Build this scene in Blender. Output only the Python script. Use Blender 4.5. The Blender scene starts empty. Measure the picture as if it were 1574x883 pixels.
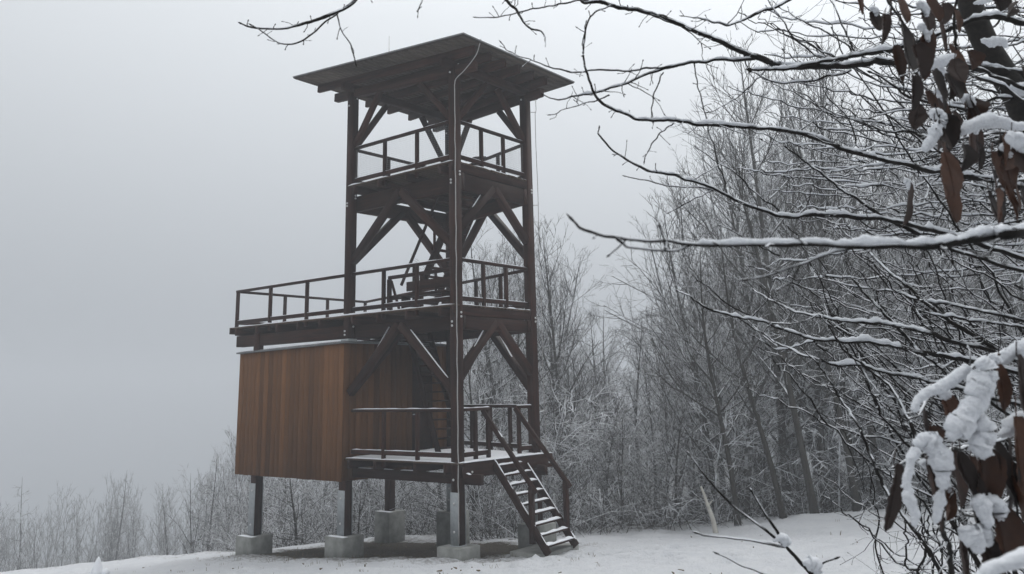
import bpy, math, random
import numpy as np
from mathutils import Matrix, Vector, noise as mnoise

SC = bpy.context.scene
COL = SC.collection
random.seed(7)
RNG = np.random.default_rng(11)

# ------------------------------------------------------------------ camera
ZC = 4.0                                   # camera height above the scene's zero level
PITCH, ROLL = 0.2274, 0.0248
FPX, PX, PY, IW, IH = 1314.06, 787.13, 292.29, 1574.0, 883.0
cam_d = bpy.data.cameras.new('camera')
cam = bpy.data.objects.new('camera', cam_d)
COL.objects.link(cam)
SC.camera = cam
cam_d.sensor_width = 36.0
cam_d.lens = FPX / IW * 36.0
cam_d.shift_x = -(PX - IW / 2) / IW
cam_d.shift_y = (PY - IH / 2) / IW
cam_d.clip_start = 0.05
cam_d.clip_end = 8000
cam_d.dof.use_dof = True
cam_d.dof.focus_distance = 20.0
cam_d.dof.aperture_fstop = 7.0
_f = Vector((0, math.cos(PITCH), math.sin(PITCH)))
_x = Vector((1, 0, 0))
_z = Vector((0, -math.sin(PITCH), math.cos(PITCH)))
_right = _x * math.cos(ROLL) - _z * math.sin(ROLL)
_up = _x * math.sin(ROLL) + _z * math.cos(ROLL)
M = Matrix.Identity(4)
for i in range(3):
    M[i][0], M[i][1], M[i][2] = _right[i], _up[i], -_f[i]
M[2][3] = ZC
cam.matrix_world = M

# ------------------------------------------------------------------ world: pale overcast sky
SUN_EL, SUN_AZ = math.radians(48), math.radians(35)
w = bpy.data.worlds.new('World')
SC.world = w
w.use_nodes = True
nt = w.node_tree
nt.nodes.clear()
o_ = nt.nodes.new('ShaderNodeOutputWorld')
bg = nt.nodes.new('ShaderNodeBackground')
sky = nt.nodes.new('ShaderNodeTexSky')
sky.sky_type = 'NISHITA'
sky.sun_disc = False
sky.sun_elevation = SUN_EL
sky.sun_rotation = SUN_AZ
sky.air_density, sky.dust_density, sky.ozone_density = 1.5, 6.0, 1.0
hsv = nt.nodes.new('ShaderNodeHueSaturation')
hsv.inputs['Saturation'].default_value = 0.12
tc = nt.nodes.new('ShaderNodeTexCoord')
sep = nt.nodes.new('ShaderNodeSeparateXYZ')
ramp = nt.nodes.new('ShaderNodeValToRGB')     # overcast: brighter towards the zenith
_e = ramp.color_ramp.elements
_e.new(0.41)
for _k, (_p, _c) in enumerate(((0.0, (3.9, 4.25, 4.7)), (0.41, (8.0, 8.4, 8.8)), (1.0, (18.5, 18.8, 19.0)))):
    _e[_k].position = _p
    _e[_k].color = (*_c, 1)
mixw = nt.nodes.new('ShaderNodeMixRGB')
mixw.inputs[0].default_value = 0.85
L = nt.links
L.new(tc.outputs['Generated'], sep.inputs[0])
L.new(sep.outputs['Z'], ramp.inputs[0])
L.new(sky.outputs[0], hsv.inputs['Color'])
L.new(hsv.outputs[0], mixw.inputs[1])
L.new(ramp.outputs[0], mixw.inputs[2])
dotn = nt.nodes.new('ShaderNodeVectorMath')
dotn.operation = 'DOT_PRODUCT'
dotn.inputs[1].default_value = (math.sin(SUN_AZ) * math.cos(SUN_EL), math.cos(SUN_AZ) * math.cos(SUN_EL), math.sin(SUN_EL))
L.new(tc.outputs['Generated'], dotn.inputs[0])
glow = nt.nodes.new('ShaderNodeMapRange')          # the cloud is thinner, brighter, on the sun's side
glow.inputs['From Min'].default_value = -1.0
glow.inputs['From Max'].default_value = 1.0
glow.inputs['To Min'].default_value = 0.32
glow.inputs['To Max'].default_value = 1.25
L.new(dotn.outputs['Value'], glow.inputs['Value'])
gm = nt.nodes.new('ShaderNodeVectorMath')
gm.operation = 'SCALE'
L.new(mixw.outputs[0], gm.inputs[0])
L.new(glow.outputs[0], gm.inputs['Scale'])
L.new(gm.outputs[0], bg.inputs['Color'])
bg.inputs['Strength'].default_value = 0.1
L.new(bg.outputs[0], o_.inputs[0])

sun_d = bpy.data.lights.new('sun', 'SUN')
sun_d.energy = 1.0
sun_d.angle = math.radians(50)
sun_d.color = (1.0, 0.98, 0.95)
sun = bpy.data.objects.new('sun', sun_d)
COL.objects.link(sun)
sd = Vector((math.sin(SUN_AZ) * math.cos(SUN_EL), math.cos(SUN_AZ) * math.cos(SUN_EL), math.sin(SUN_EL)))
sun.rotation_euler = sd.to_track_quat('Z', 'Y').to_euler()

SC.view_settings.view_transform = 'Standard'
SC.view_settings.look = 'None'
SC.view_settings.exposure = 0.0
SC.view_settings.gamma = 1.0
SC.cycles.max_bounces = 5
SC.cycles.diffuse_bounces = 3
SC.cycles.glossy_bounces = 2
SC.cycles.volume_bounces = 1
SC.cycles.transparent_max_bounces = 6
SC.cycles.caustics_reflective = False
SC.cycles.caustics_refractive = False

# ------------------------------------------------------------------ helpers
def at(x, y, d):
    """a point d metres ahead along the view, at photograph pixel x, y"""
    U, V = x - PX, PY - y
    u = U * math.cos(ROLL) + V * math.sin(ROLL)
    v = -U * math.sin(ROLL) + V * math.cos(ROLL)
    a, b = u / FPX, v / FPX
    r = Vector((a, math.cos(PITCH) - b * math.sin(PITCH), math.sin(PITCH) + b * math.cos(PITCH)))
    r = r / r.y * d
    return Vector((r.x, r.y, r.z + ZC))


class MB:
    """collects shapes and links them as one mesh object"""
    def __init__(s):
        s.v, s.f3, s.f4, s.n = [], [], [], 0

    def add(s, verts, quads=None, tris=None):
        verts = np.asarray(verts, dtype=np.float32).reshape(-1, 3)
        if quads is not None and len(quads):
            s.f4.append(np.asarray(quads, dtype=np.int32) + s.n)
        if tris is not None and len(tris):
            s.f3.append(np.asarray(tris, dtype=np.int32) + s.n)
        s.v.append(verts)
        s.n += len(verts)

    def mesh(s, name, mats, smooth=False):
        me = bpy.data.meshes.new(name)
        v = np.concatenate(s.v)
        f4 = np.concatenate(s.f4) if s.f4 else np.zeros((0, 4), np.int32)
        f3 = np.concatenate(s.f3) if s.f3 else np.zeros((0, 3), np.int32)
        me.vertices.add(len(v))
        me.vertices.foreach_set('co', v.ravel())
        nl = f4.size + f3.size
        me.loops.add(nl)
        me.loops.foreach_set('vertex_index', np.concatenate([f4.ravel(), f3.ravel()]))
        npoly = len(f4) + len(f3)
        me.polygons.add(npoly)
        st = np.concatenate([np.arange(len(f4)) * 4, f4.size + np.arange(len(f3)) * 3]).astype(np.int32)
        me.polygons.foreach_set('loop_start', st)
        if smooth:
            me.polygons.foreach_set('use_smooth', np.ones(npoly, dtype=bool))
        me.update(calc_edges=True)
        me.validate()
        for m in (mats if isinstance(mats, (list, tuple)) else [mats]):
            me.materials.append(m)
        return me

    def build(s, name, mats, parent=None, smooth=False, world=None):
        return link(name, s.mesh(name, mats, smooth), parent, world)


WM = {}


def link(name, data, parent=None, world=None):
    o = bpy.data.objects.new(name, data)
    COL.objects.link(o)
    wmx = world or Matrix.Identity(4)
    WM[o.name] = wmx
    if parent is not None:
        o.parent = parent
        o.matrix_parent_inverse = Matrix.Identity(4)
        o.matrix_basis = WM[parent.name].inverted() @ wmx
    else:
        o.matrix_basis = wmx
    return o


def thing(name, loc, label, cat, group=None):
    o = link(name, None, None, Matrix.Translation(loc))
    o.empty_display_size = 0.3
    return tag(o, label, cat, group)


def tag(o, label=None, cat=None, group=None, kind=None):
    if label: o['label'] = label
    if cat: o['category'] = cat
    if group: o['group'] = group
    if kind: o['kind'] = kind
    return o


BOXQ = [(0, 1, 2, 3), (7, 6, 5, 4), (0, 4, 5, 1), (1, 5, 6, 2), (2, 6, 7, 3), (3, 7, 4, 0)]


def box_v(x0, x1, y0, y1, z0, z1):
    return [(x0, y0, z0), (x0, y1, z0), (x1, y1, z0), (x1, y0, z0), (x0, y0, z1), (x0, y1, z1), (x1, y1, z1), (x1, y0, z1)]


def frame(d, up=Vector((0, 0, 1))):
    X = d.normalized()
    if abs(X.dot(up)) > 0.99:
        up = Vector((0.3, 1, 0)).normalized() if abs(X.z) > 0.9 else Vector((0, 0, 1))
    Y = up.cross(X).normalized()
    Z = X.cross(Y)
    return X, Y, Z


def beam(name, p0, p1, wd, ht, mat, parent, up=Vector((0, 0, 1)), ch=0.012, warp=0.0):
    """a chamfered timber running from p0 to p1 (centre line)"""
    p0, p1 = Vector(p0), Vector(p1)
    X, Y, Z = frame(p1 - p0, up)
    ln = (p1 - p0).length / 2
    a, b = wd / 2, ht / 2
    c = min(ch, a * 0.4, b * 0.4)
    ring = [(-a, -b + c), (-a, b - c), (-a + c, b), (a - c, b), (a, b - c), (a, -b + c), (a - c, -b), (-a + c, -b)]
    v = []
    for x in (-ln, 0, ln):
        for y, z in ring:
            k = 0 if x else warp
            v.append((x, y + k, z + k * 0.6))
    q = []
    for s in (0, 8):
        for i in range(8):
            j = (i + 1) % 8
            q.append((s + i, s + 8 + i, s + 8 + j, s + j))
    for s, rev in ((0, False), (16, True)):
        t = [(0, 1, 2, 3), (0, 3, 4, 7), (7, 4, 5, 6)]
        for f in t:
            f = tuple(s + i for i in f)
            q.append(f[::-1] if rev else f)
    m = MB()
    m.add(v, q)
    mx = Matrix((X, Y, Z)).transposed().to_4x4()
    mx.translation = (p0 + p1) / 2
    return m.build(name, mat, parent, world=mx)


def tube(mb, pts, rad, sides=5, rot=0.0, cap=True):
    pts = np.asarray([tuple(p) for p in pts], dtype=np.float64)
    rad = np.broadcast_to(np.asarray(rad, dtype=np.float64), (len(pts),))
    d = np.gradient(pts, axis=0)
    d /= np.linalg.norm(d, axis=1, keepdims=True) + 1e-12
    ref = np.array([0, 0, 1.0]) if np.abs(d[:, 2]).mean() < 0.85 else np.array([0.8, 0.6, 0.0])
    side = np.cross(d, ref)
    side /= np.linalg.norm(side, axis=1, keepdims=True) + 1e-12
    up = np.cross(side, d)
    a = rot + np.arange(sides) * 2 * math.pi / sides
    ring = np.cos(a)[None, :, None] * side[:, None, :] + np.sin(a)[None, :, None] * up[:, None, :]
    v = (pts[:, None, :] + ring * rad[:, None, None]).reshape(-1, 3)
    n = len(pts)
    i = np.arange(n - 1)[:, None] * sides
    k = np.arange(sides)[None, :]
    k2 = (k + 1) % sides
    q = np.stack([i + k, i + k2, i + sides + k2, i + sides + k], axis=-1).reshape(-1, 4)
    tr = []
    if cap and sides >= 4:
        c0, c1 = len(v), len(v) + 1
        v = np.vstack([v, pts[0], pts[-1]])
        for j in range(sides):
            tr.append((c0, (j + 1) % sides, j))
            b_ = (n - 1) * sides
            tr.append((c1, b_ + j, b_ + (j + 1) % sides))
    mb.add(v, q, tr)


def spline(P, n):
    """Catmull-Rom through P (any dimension), n samples per span"""
    P = np.asarray(P, dtype=np.float64)
    if len(P) == 2:
        t = np.linspace(0, 1, n + 1)[:, None]
        return P[0] * (1 - t) + P[1] * t
    Q = np.vstack([2 * P[0] - P[1], P, 2 * P[-1] - P[-2]])
    out = []
    for i in range(1, len(Q) - 2):
        p0, p1, p2, p3 = Q[i - 1:i + 3]
        for t in np.arange(n) / n:
            out.append(0.5 * (2 * p1 + (p2 - p0) * t + (2 * p0 - 5 * p1 + 4 * p2 - p3) * t * t + (3 * p1 - p0 - 3 * p2 + p3) * t ** 3))
    out.append(P[-1])
    return np.array(out)


# ------------------------------------------------------------------ materials
def newmat(name):
    m = bpy.data.materials.new(name)
    m.use_nodes = True
    t = m.node_tree
    b = t.nodes['Principled BSDF']
    return m, t, b


def nd(t, kind, **kw):
    n = t.nodes.new(kind)
    for k, v in kw.items():
        if k in n.inputs: n.inputs[k].default_value = v
        else: setattr(n, k, v)
    return n


def ramp_node(t, stops):
    r = t.nodes.new('ShaderNodeValToRGB')
    e = r.color_ramp.elements
    while len(e) < len(stops): e.new(0.5)
    for i, (p, c) in enumerate(stops):
        e[i].position = p
        e[i].color = (*c, 1) if len(c) == 3 else c
    return r


def wood(name, c0, c1, stretch=(1.2, 22, 22), rough=0.75, rnd=0.35, bump=0.25, patch=(0.62, 1.35)):
    m, t, b = newmat(name)
    tc = nd(t, 'ShaderNodeTexCoord')
    oi = nd(t, 'ShaderNodeObjectInfo')
    mp = nd(t, 'ShaderNodeMapping')
    mp.inputs['Scale'].default_value = stretch
    off = nd(t, 'ShaderNodeVectorMath', operation='SCALE')
    cmb = nd(t, 'ShaderNodeCombineXYZ')
    for k in range(3): t.links.new(oi.outputs['Random'], cmb.inputs[k])
    off.inputs['Scale'].default_value = 40
    t.links.new(cmb.outputs[0], off.inputs[0])
    t.links.new(tc.outputs['Object'], mp.inputs['Vector'])
    t.links.new(off.outputs[0], mp.inputs['Location'])
    n1 = nd(t, 'ShaderNodeTexNoise', Scale=1.0, Detail=6.0, Roughness=0.65)
    t.links.new(mp.outputs[0], n1.inputs['Vector'])
    n2 = nd(t, 'ShaderNodeTexNoise', Scale=0.9, Detail=3.0)      # large weathering patches
    t.links.new(tc.outputs['Object'], n2.inputs['Vector'])
    r = ramp_node(t, [(0.3, c0), (0.7, c1)])
    t.links.new(n1.outputs[0], r.inputs[0])
    mr = nd(t, 'ShaderNodeMapRange')
    mr.inputs['To Min'].default_value = 1 - rnd
    mr.inputs['To Max'].default_value = 1 + rnd
    t.links.new(oi.outputs['Random'], mr.inputs['Value'])
    mr2 = nd(t, 'ShaderNodeMapRange')
    mr2.inputs['From Min'].default_value = 0.3
    mr2.inputs['From Max'].default_value = 0.7
    mr2.inputs['To Min'].default_value = patch[0]
    mr2.inputs['To Max'].default_value = patch[1]
    t.links.new(n2.outputs[0], mr2.inputs['Value'])
    mu = nd(t, 'ShaderNodeMath', operation='MULTIPLY')
    t.links.new(mr.outputs[0], mu.inputs[0])
    t.links.new(mr2.outputs[0], mu.inputs[1])
    vm = nd(t, 'ShaderNodeVectorMath', operation='SCALE')
    t.links.new(r.outputs[0], vm.inputs[0])
    t.links.new(mu.outputs[0], vm.inputs['Scale'])
    t.links.new(vm.outputs[0], b.inputs['Base Color'])
    b.inputs['Roughness'].default_value = rough
    b.inputs['Specular IOR Level'].default_value = 0.12
    bp = nd(t, 'ShaderNodeBump', Strength=bump, Distance=0.004)
    t.links.new(n1.outputs[0], bp.inputs['Height'])
    t.links.new(bp.outputs[0], b.inputs['Normal'])
    return m


def plain(name, c0, c1, scale=6.0, rough=0.8, metal=0.0, bump=0.2, dist=0.004, detail=5.0):
    m, t, b = newmat(name)
    tc = nd(t, 'ShaderNodeTexCoord')
    n1 = nd(t, 'ShaderNodeTexNoise', Scale=scale, Detail=detail, Roughness=0.6)
    t.links.new(tc.outputs['Object'], n1.inputs['Vector'])
    r = ramp_node(t, [(0.3, c0), (0.7, c1)])
    t.links.new(n1.outputs[0], r.inputs[0])
    t.links.new(r.outputs[0], b.inputs['Base Color'])
    b.inputs['Roughness'].default_value = rough
    b.inputs['Metallic'].default_value = metal
    b.inputs['Specular IOR Level'].default_value = 0.3
    if bump:
        bp = nd(t, 'ShaderNodeBump', Strength=bump, Distance=dist)
        t.links.new(n1.outputs[0], bp.inputs['Height'])
        t.links.new(bp.outputs[0], b.inputs['Normal'])
    return m


def snowy_bark(name, c0, c1, lo, hi, snow=(0.72, 0.74, 0.77), scale=3.0):
    """bark that carries a dusting of snow wherever its surface faces up"""
    m, t, b = newmat(name)
    tc = nd(t, 'ShaderNodeTexCoord')
    g = nd(t, 'ShaderNodeNewGeometry')
    sp = nd(t, 'ShaderNodeSeparateXYZ')
    t.links.new(g.outputs['True Normal'], sp.inputs[0])
    n1 = nd(t, 'ShaderNodeTexNoise', Scale=scale, Detail=3.0)
    t.links.new(tc.outputs['Object'], n1.inputs['Vector'])
    ad = nd(t, 'ShaderNodeMath', operation='ADD')
    t.links.new(sp.outputs['Z'], ad.inputs[0])
    mr0 = nd(t, 'ShaderNodeMapRange')
    mr0.inputs['From Min'].default_value = 0.3
    mr0.inputs['From Max'].default_value = 0.7
    mr0.inputs['To Min'].default_value = -0.45
    mr0.inputs['To Max'].default_value = 0.45
    t.links.new(n1.outputs[0], mr0.inputs['Value'])
    t.links.new(mr0.outputs[0], ad.inputs[1])
    mr = nd(t, 'ShaderNodeMapRange')
    mr.inputs['From Min'].default_value = lo
    mr.inputs['From Max'].default_value = hi
    t.links.new(ad.outputs[0], mr.inputs['Value'])
    n2 = nd(t, 'ShaderNodeTexNoise', Scale=scale * 9, Detail=3.0)
    t.links.new(tc.outputs['Object'], n2.inputs['Vector'])
    r = ramp_node(t, [(0.3, c0), (0.7, c1)])
    t.links.new(n2.outputs[0], r.inputs[0])
    mx = nd(t, 'ShaderNodeMixRGB')
    t.links.new(mr.outputs[0], mx.inputs[0])
    t.links.new(r.outputs[0], mx.inputs[1])
    mx.inputs[2].default_value = (*snow, 1)
    t.links.new(mx.outputs[0], b.inputs['Base Color'])
    b.inputs['Roughness'].default_value = 0.85
    b.inputs['Specular IOR Level'].default_value = 0.2
    return m


M_TIMBER = wood('dark_stained_timber', (0.009, 0.0033, 0.0020), (0.041, 0.0140, 0.0078), rough=0.6, bump=0.5)
M_ROOFWOOD = wood('roof_boarding', (0.034, 0.027, 0.022), (0.070, 0.057, 0.047), rough=0.85)
M_BOARD = wood('larch_cladding', (0.098, 0.043, 0.016), (0.138, 0.062, 0.023), stretch=(0.8, 12, 12), rough=0.7, rnd=0.33, patch=(0.87, 1.12))
M_DECK = wood('deck_boards', (0.05, 0.03, 0.02), (0.09, 0.06, 0.04))
M_STEEL = plain('galvanised_steel', (0.27, 0.29, 0.30), (0.38, 0.40, 0.41), 9, 0.5, 0.4, 0.05)
M_BOLT = plain('bolt_steel', (0.5, 0.5, 0.5), (0.65, 0.65, 0.64), 9, 0.45, 0.5, 0)
M_ZINC = plain('zinc_flashing', (0.16, 0.165, 0.17), (0.22, 0.225, 0.23), 5, 0.5, 0.3, 0)
M_CABLE = plain('conductor_wire', (0.32, 0.31, 0.30), (0.42, 0.41, 0.40), 9, 0.5, 0.3, 0)
M_CONC = plain('concrete', (0.15, 0.155, 0.145), (0.30, 0.305, 0.29), 3.2, 0.9, 0, 0.6, 0.01, detail=9.0)
M_SNOW = plain('snow', (0.74, 0.76, 0.80), (0.82, 0.835, 0.86), 14, 0.8, 0, 0.5, 0.02)
M_SNOWN = plain('crumbly_snow', (0.60, 0.62, 0.66), (0.75, 0.77, 0.80), 190, 0.85, 0, 0.9, 0.004, detail=8.0)
M_BARK = snowy_bark('snow_dusted_bark', (0.040, 0.038, 0.034), (0.085, 0.080, 0.072), 0.15, 0.6)
M_BARKN = plain('near_bark', (0.005, 0.0045, 0.004), (0.022, 0.018, 0.015), 60, 0.75, 0, 0.6, 0.003)
M_FROST = snowy_bark('frosted_twigs', (0.07, 0.068, 0.066), (0.14, 0.138, 0.135), -0.25, 0.40, scale=1.2)
M_LADEN = snowy_bark('snow_laden_twigs', (0.06, 0.058, 0.055), (0.13, 0.128, 0.125), -0.45, 0.1, scale=1.5)
M_TRUNK = snowy_bark('dark_trunk_bark', (0.022, 0.020, 0.017), (0.060, 0.055, 0.047), 0.45, 0.8, scale=4.0)
M_TWIGN = snowy_bark('near_snowy_bark', (0.004, 0.0035, 0.003), (0.015, 0.012, 0.010), 0.30, 0.60, scale=7.0)
M_PALE = plain('peeled_wood', (0.42, 0.40, 0.36), (0.60, 0.58, 0.53), 8, 0.8)

def leaf_mat():
    m, t, b = newmat('withered_leaf')
    tc = nd(t, 'ShaderNodeTexCoord')
    oi = nd(t, 'ShaderNodeObjectInfo')
    n1 = nd(t, 'ShaderNodeTexNoise', Scale=28.0, Detail=5.0, Roughness=0.65)
    t.links.new(tc.outputs['Object'], n1.inputs['Vector'])
    ad = nd(t, 'ShaderNodeMath', operation='MULTIPLY_ADD')
    ad.inputs[1].default_value = 0.5
    t.links.new(n1.outputs[0], ad.inputs[0])
    mr = nd(t, 'ShaderNodeMapRange')
    mr.inputs['To Min'].default_value = 0.0
    mr.inputs['To Max'].default_value = 0.55
    t.links.new(oi.outputs['Random'], mr.inputs['Value'])
    t.links.new(mr.outputs[0], ad.inputs[2])
    r = ramp_node(t, [(0.2, (0.006, 0.003, 0.002)), (0.55, (0.022, 0.008, 0.004)), (0.95, (0.085, 0.028, 0.008))])
    t.links.new(ad.outputs[0], r.inputs[0])
    t.links.new(r.outputs[0], b.inputs['Base Color'])
    b.inputs['Roughness'].default_value = 0.6
    bp = nd(t, 'ShaderNodeBump', Strength=0.5, Distance=0.002)
    t.links.new(n1.outputs[0], bp.inputs['Height'])
    t.links.new(bp.outputs[0], b.inputs['Normal'])
    return m


M_LEAF = leaf_mat()

# ------------------------------------------------------------------ tower plan: a wedge, local (u, v, z)
TH, CX, CY = 0.8952, -1.4486, 21.2076
DU = Vector((-math.sin(TH), math.cos(TH), 0))
DV = Vector((math.cos(TH), math.sin(TH), 0))


def W(u, v, z):
    return Vector((CX, CY, ZC + z)) + DU * u + DV * v


def uv_of(X, Y):
    q = Vector((X - CX, Y - CY, 0))
    return q.dot(DU), q.dot(DV)


def vb(u):
    return 3.0 + 0.25 * u


# ------------------------------------------------------------------ ground
def sstep(a, b, x):
    t = np.clip((x - a) / (b - a), 0, 1)
    return t * t * (3 - 2 * t)


def crest(X):
    return np.where(X < 0, 30.5 + 0.12 * np.maximum(X, -30), 28.0 + 0 * X) - 2.0 * sstep(-2, 8, X) * 0 + 0.5 * np.sin(X * 0.9) * 0.6


def hz(X, Y):
    """height of the snowy hillside, relative to the camera"""
    X = np.asarray(X, dtype=np.float64); Y = np.asarray(Y, dtype=np.float64)
    c = crest(X)
    Yc = np.minimum(Y, c)
    h = -1.40 + 0.0187 * np.clip(X, -14, 14) - 0.113 * np.maximum(Yc, -6)
    h = h - 0.045 * np.clip(-7.5 - X, 0, 9) - 0.2 * np.clip(-16.5 - X, 0, 40)
    over = np.maximum(Y - c, 0)
    left = sstep(6, -8, X)
    slope = 0.18 + 0.17 * left
    soft = over * over / (over + 5.0)
    h = h - slope * np.minimum(soft, 260)
    h = h + 0.35 * sstep(24, 27, Y) * sstep(31.5, 28, Y) * sstep(5, 9, X)   # the bank at the edge of the wood
    h = h - 0.20 * sstep(14, 4, Y) * sstep(-2, 4, Y) * 1.0
    h = h + 0.05 * np.sin(X * 0.7 + 1.3) * np.sin(Y * 0.55) + 0.03 * np.sin(X * 1.9) * np.sin(Y * 1.7 + X)
    return h


def hz1(X, Y):
    return float(hz(X, Y))


def ground_material():
    m, t, b = newmat('snow_covered_ground')
    tc = nd(t, 'ShaderNodeTexCoord')
    n1 = nd(t, 'ShaderNodeTexNoise', Scale=1.6, Detail=8.0, Roughness=0.68)
    n2 = nd(t, 'ShaderNodeTexNoise', Scale=9.0, Detail=6.0, Roughness=0.7)
    n3 = nd(t, 'ShaderNodeTexNoise', Scale=40.0, Detail=4.0, Roughness=0.6)
    for n in (n1, n2, n3): t.links.new(tc.outputs['Object'], n.inputs['Vector'])
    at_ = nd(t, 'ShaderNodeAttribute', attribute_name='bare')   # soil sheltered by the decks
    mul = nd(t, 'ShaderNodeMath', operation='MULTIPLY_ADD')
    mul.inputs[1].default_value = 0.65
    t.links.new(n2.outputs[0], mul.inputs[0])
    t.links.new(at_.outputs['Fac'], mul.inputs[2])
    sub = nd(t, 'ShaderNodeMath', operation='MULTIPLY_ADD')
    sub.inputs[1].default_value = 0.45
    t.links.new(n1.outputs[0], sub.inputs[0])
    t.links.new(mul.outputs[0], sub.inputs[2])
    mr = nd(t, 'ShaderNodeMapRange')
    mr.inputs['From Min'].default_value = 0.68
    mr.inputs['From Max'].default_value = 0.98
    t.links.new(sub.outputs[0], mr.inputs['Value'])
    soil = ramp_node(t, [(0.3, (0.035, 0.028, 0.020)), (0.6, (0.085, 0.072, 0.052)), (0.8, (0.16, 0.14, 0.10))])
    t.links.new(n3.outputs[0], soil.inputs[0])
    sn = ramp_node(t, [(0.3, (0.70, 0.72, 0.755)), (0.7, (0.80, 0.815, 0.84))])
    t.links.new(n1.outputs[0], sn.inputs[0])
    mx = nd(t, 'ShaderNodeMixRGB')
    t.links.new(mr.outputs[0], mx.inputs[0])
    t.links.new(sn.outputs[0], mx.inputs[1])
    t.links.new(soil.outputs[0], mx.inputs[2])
    t.links.new(mx.outputs[0], b.inputs['Base Color'])
    b.inputs['Roughness'].default_value = 0.85
    b.inputs['Specular IOR Level'].default_value = 0.15
    hh = nd(t, 'ShaderNodeMath', operation='MULTIPLY_ADD')
    hh.inputs[1].default_value = 0.4
    t.links.new(n3.outputs[0], hh.inputs[0])
    t.links.new(n2.outputs[0], hh.inputs[2])
    bp = nd(t, 'ShaderNodeBump', Strength=1.0, Distance=0.13)
    t.links.new(hh.outputs[0], bp.inputs['Height'])
    t.links.new(bp.outputs[0], b.inputs['Normal'])
    return m


def build_ground():
    s = np.linspace(-1, 1, 641)
    xs = np.sinh(s * 5.6) / np.sinh(5.6) * 600
    t = np.linspace(-0.52, 1, 561)
    ys = 21 + np.sinh(t * 5.6) / np.sinh(5.6) * 580
    X, Y = np.meshgrid(xs, ys)
    Z = hz(X, Y)
    near = np.exp(-((X / 22) ** 2 + ((Y - 22) / 20) ** 2))
    bump = np.zeros_like(Z)
    sel = near > 0.05
    idx = np.argwhere(sel)
    for i, j in idx:
        p = Vector((X[i, j], Y[i, j], 0))
        bump[i, j] = 0.08 * mnoise.noise(p * 0.9) + 0.05 * mnoise.noise(p * 2.6) + 0.03 * mnoise.noise(p * 6.0)
    Z = Z + bump * near
    rg = np.random.default_rng(77)                     # trodden track to the stair and round the tower
    steps = []
    for (xa, ya, xb, yb, n_) in ((1.0, 20.7, 6.5, 15.5, 16), (1.3, 20.4, -3.5, 18.2, 13), (-3.5, 18.2, -11, 21.0, 17), (1.2, 20.6, 8.5, 22.5, 15), (0.9, 20.5, -0.6, 18.4, 5)):
        for k in range(n_):
            f = k / n_
            steps.append((xa + (xb - xa) * f + rg.normal(0, 0.22), ya + (yb - ya) * f + rg.normal(0, 0.22)))
    for x_, y_ in steps:
        r2 = ((X - x_) / 0.17) ** 2 + ((Y - y_) / 0.20) ** 2
        Z = Z - 0.11 * np.exp(-r2) + 0.035 * np.exp(-(np.sqrt(r2) - 1.7) ** 2 * 4)
    # sheltered strip under the decks and around the footings
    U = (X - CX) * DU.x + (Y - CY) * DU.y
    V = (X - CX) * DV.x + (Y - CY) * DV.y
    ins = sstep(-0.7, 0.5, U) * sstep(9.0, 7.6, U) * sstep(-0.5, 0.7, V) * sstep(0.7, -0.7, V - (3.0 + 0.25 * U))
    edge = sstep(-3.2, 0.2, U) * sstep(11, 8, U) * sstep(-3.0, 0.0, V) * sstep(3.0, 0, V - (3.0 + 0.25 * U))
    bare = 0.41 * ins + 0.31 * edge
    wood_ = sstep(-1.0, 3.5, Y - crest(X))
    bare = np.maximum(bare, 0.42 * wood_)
    n = len(xs)
    i = np.arange(len(ys) - 1)[:, None] * n
    k = np.arange(n - 1)[None, :]
    q = np.stack([i + k, i + k + 1, i + n + k + 1, i + n + k], axis=-1).reshape(-1, 4)
    mb = MB()
    mb.add(np.stack([X, Y, Z + ZC], axis=-1).reshape(-1, 3), q)
    me = mb.mesh('ground', ground_material(), True)
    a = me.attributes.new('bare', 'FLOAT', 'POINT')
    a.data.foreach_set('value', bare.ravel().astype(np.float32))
    return tag(link('ground', me), kind='structure')


ground = build_ground()

# ------------------------------------------------------------------ the tower
tower = thing('observation_tower', W(0, 0, -3.7),
              'tall dark brown timber lookout tower with a flat overhanging roof and two railed platforms', 'tower')
D0, D1, D2 = -1.70, 2.04, 5.69
HV = Vector(DV)
HU = Vector(DU)


def zr(u):                                   # underside of the roof boarding
    return 8.66 + 0.075 * u


def bolt(parent, p, n, r=0.028):
    X, Y, Z = frame(n)
    m = MB()
    tube(m, [(-0.012, 0, 0), (0.022, 0, 0)], r, 8)
    mx = Matrix((X, Y, Z)).transposed().to_4x4()
    mx.translation = p
    return m.build('bolt', M_BOLT, parent, world=mx)


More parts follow.
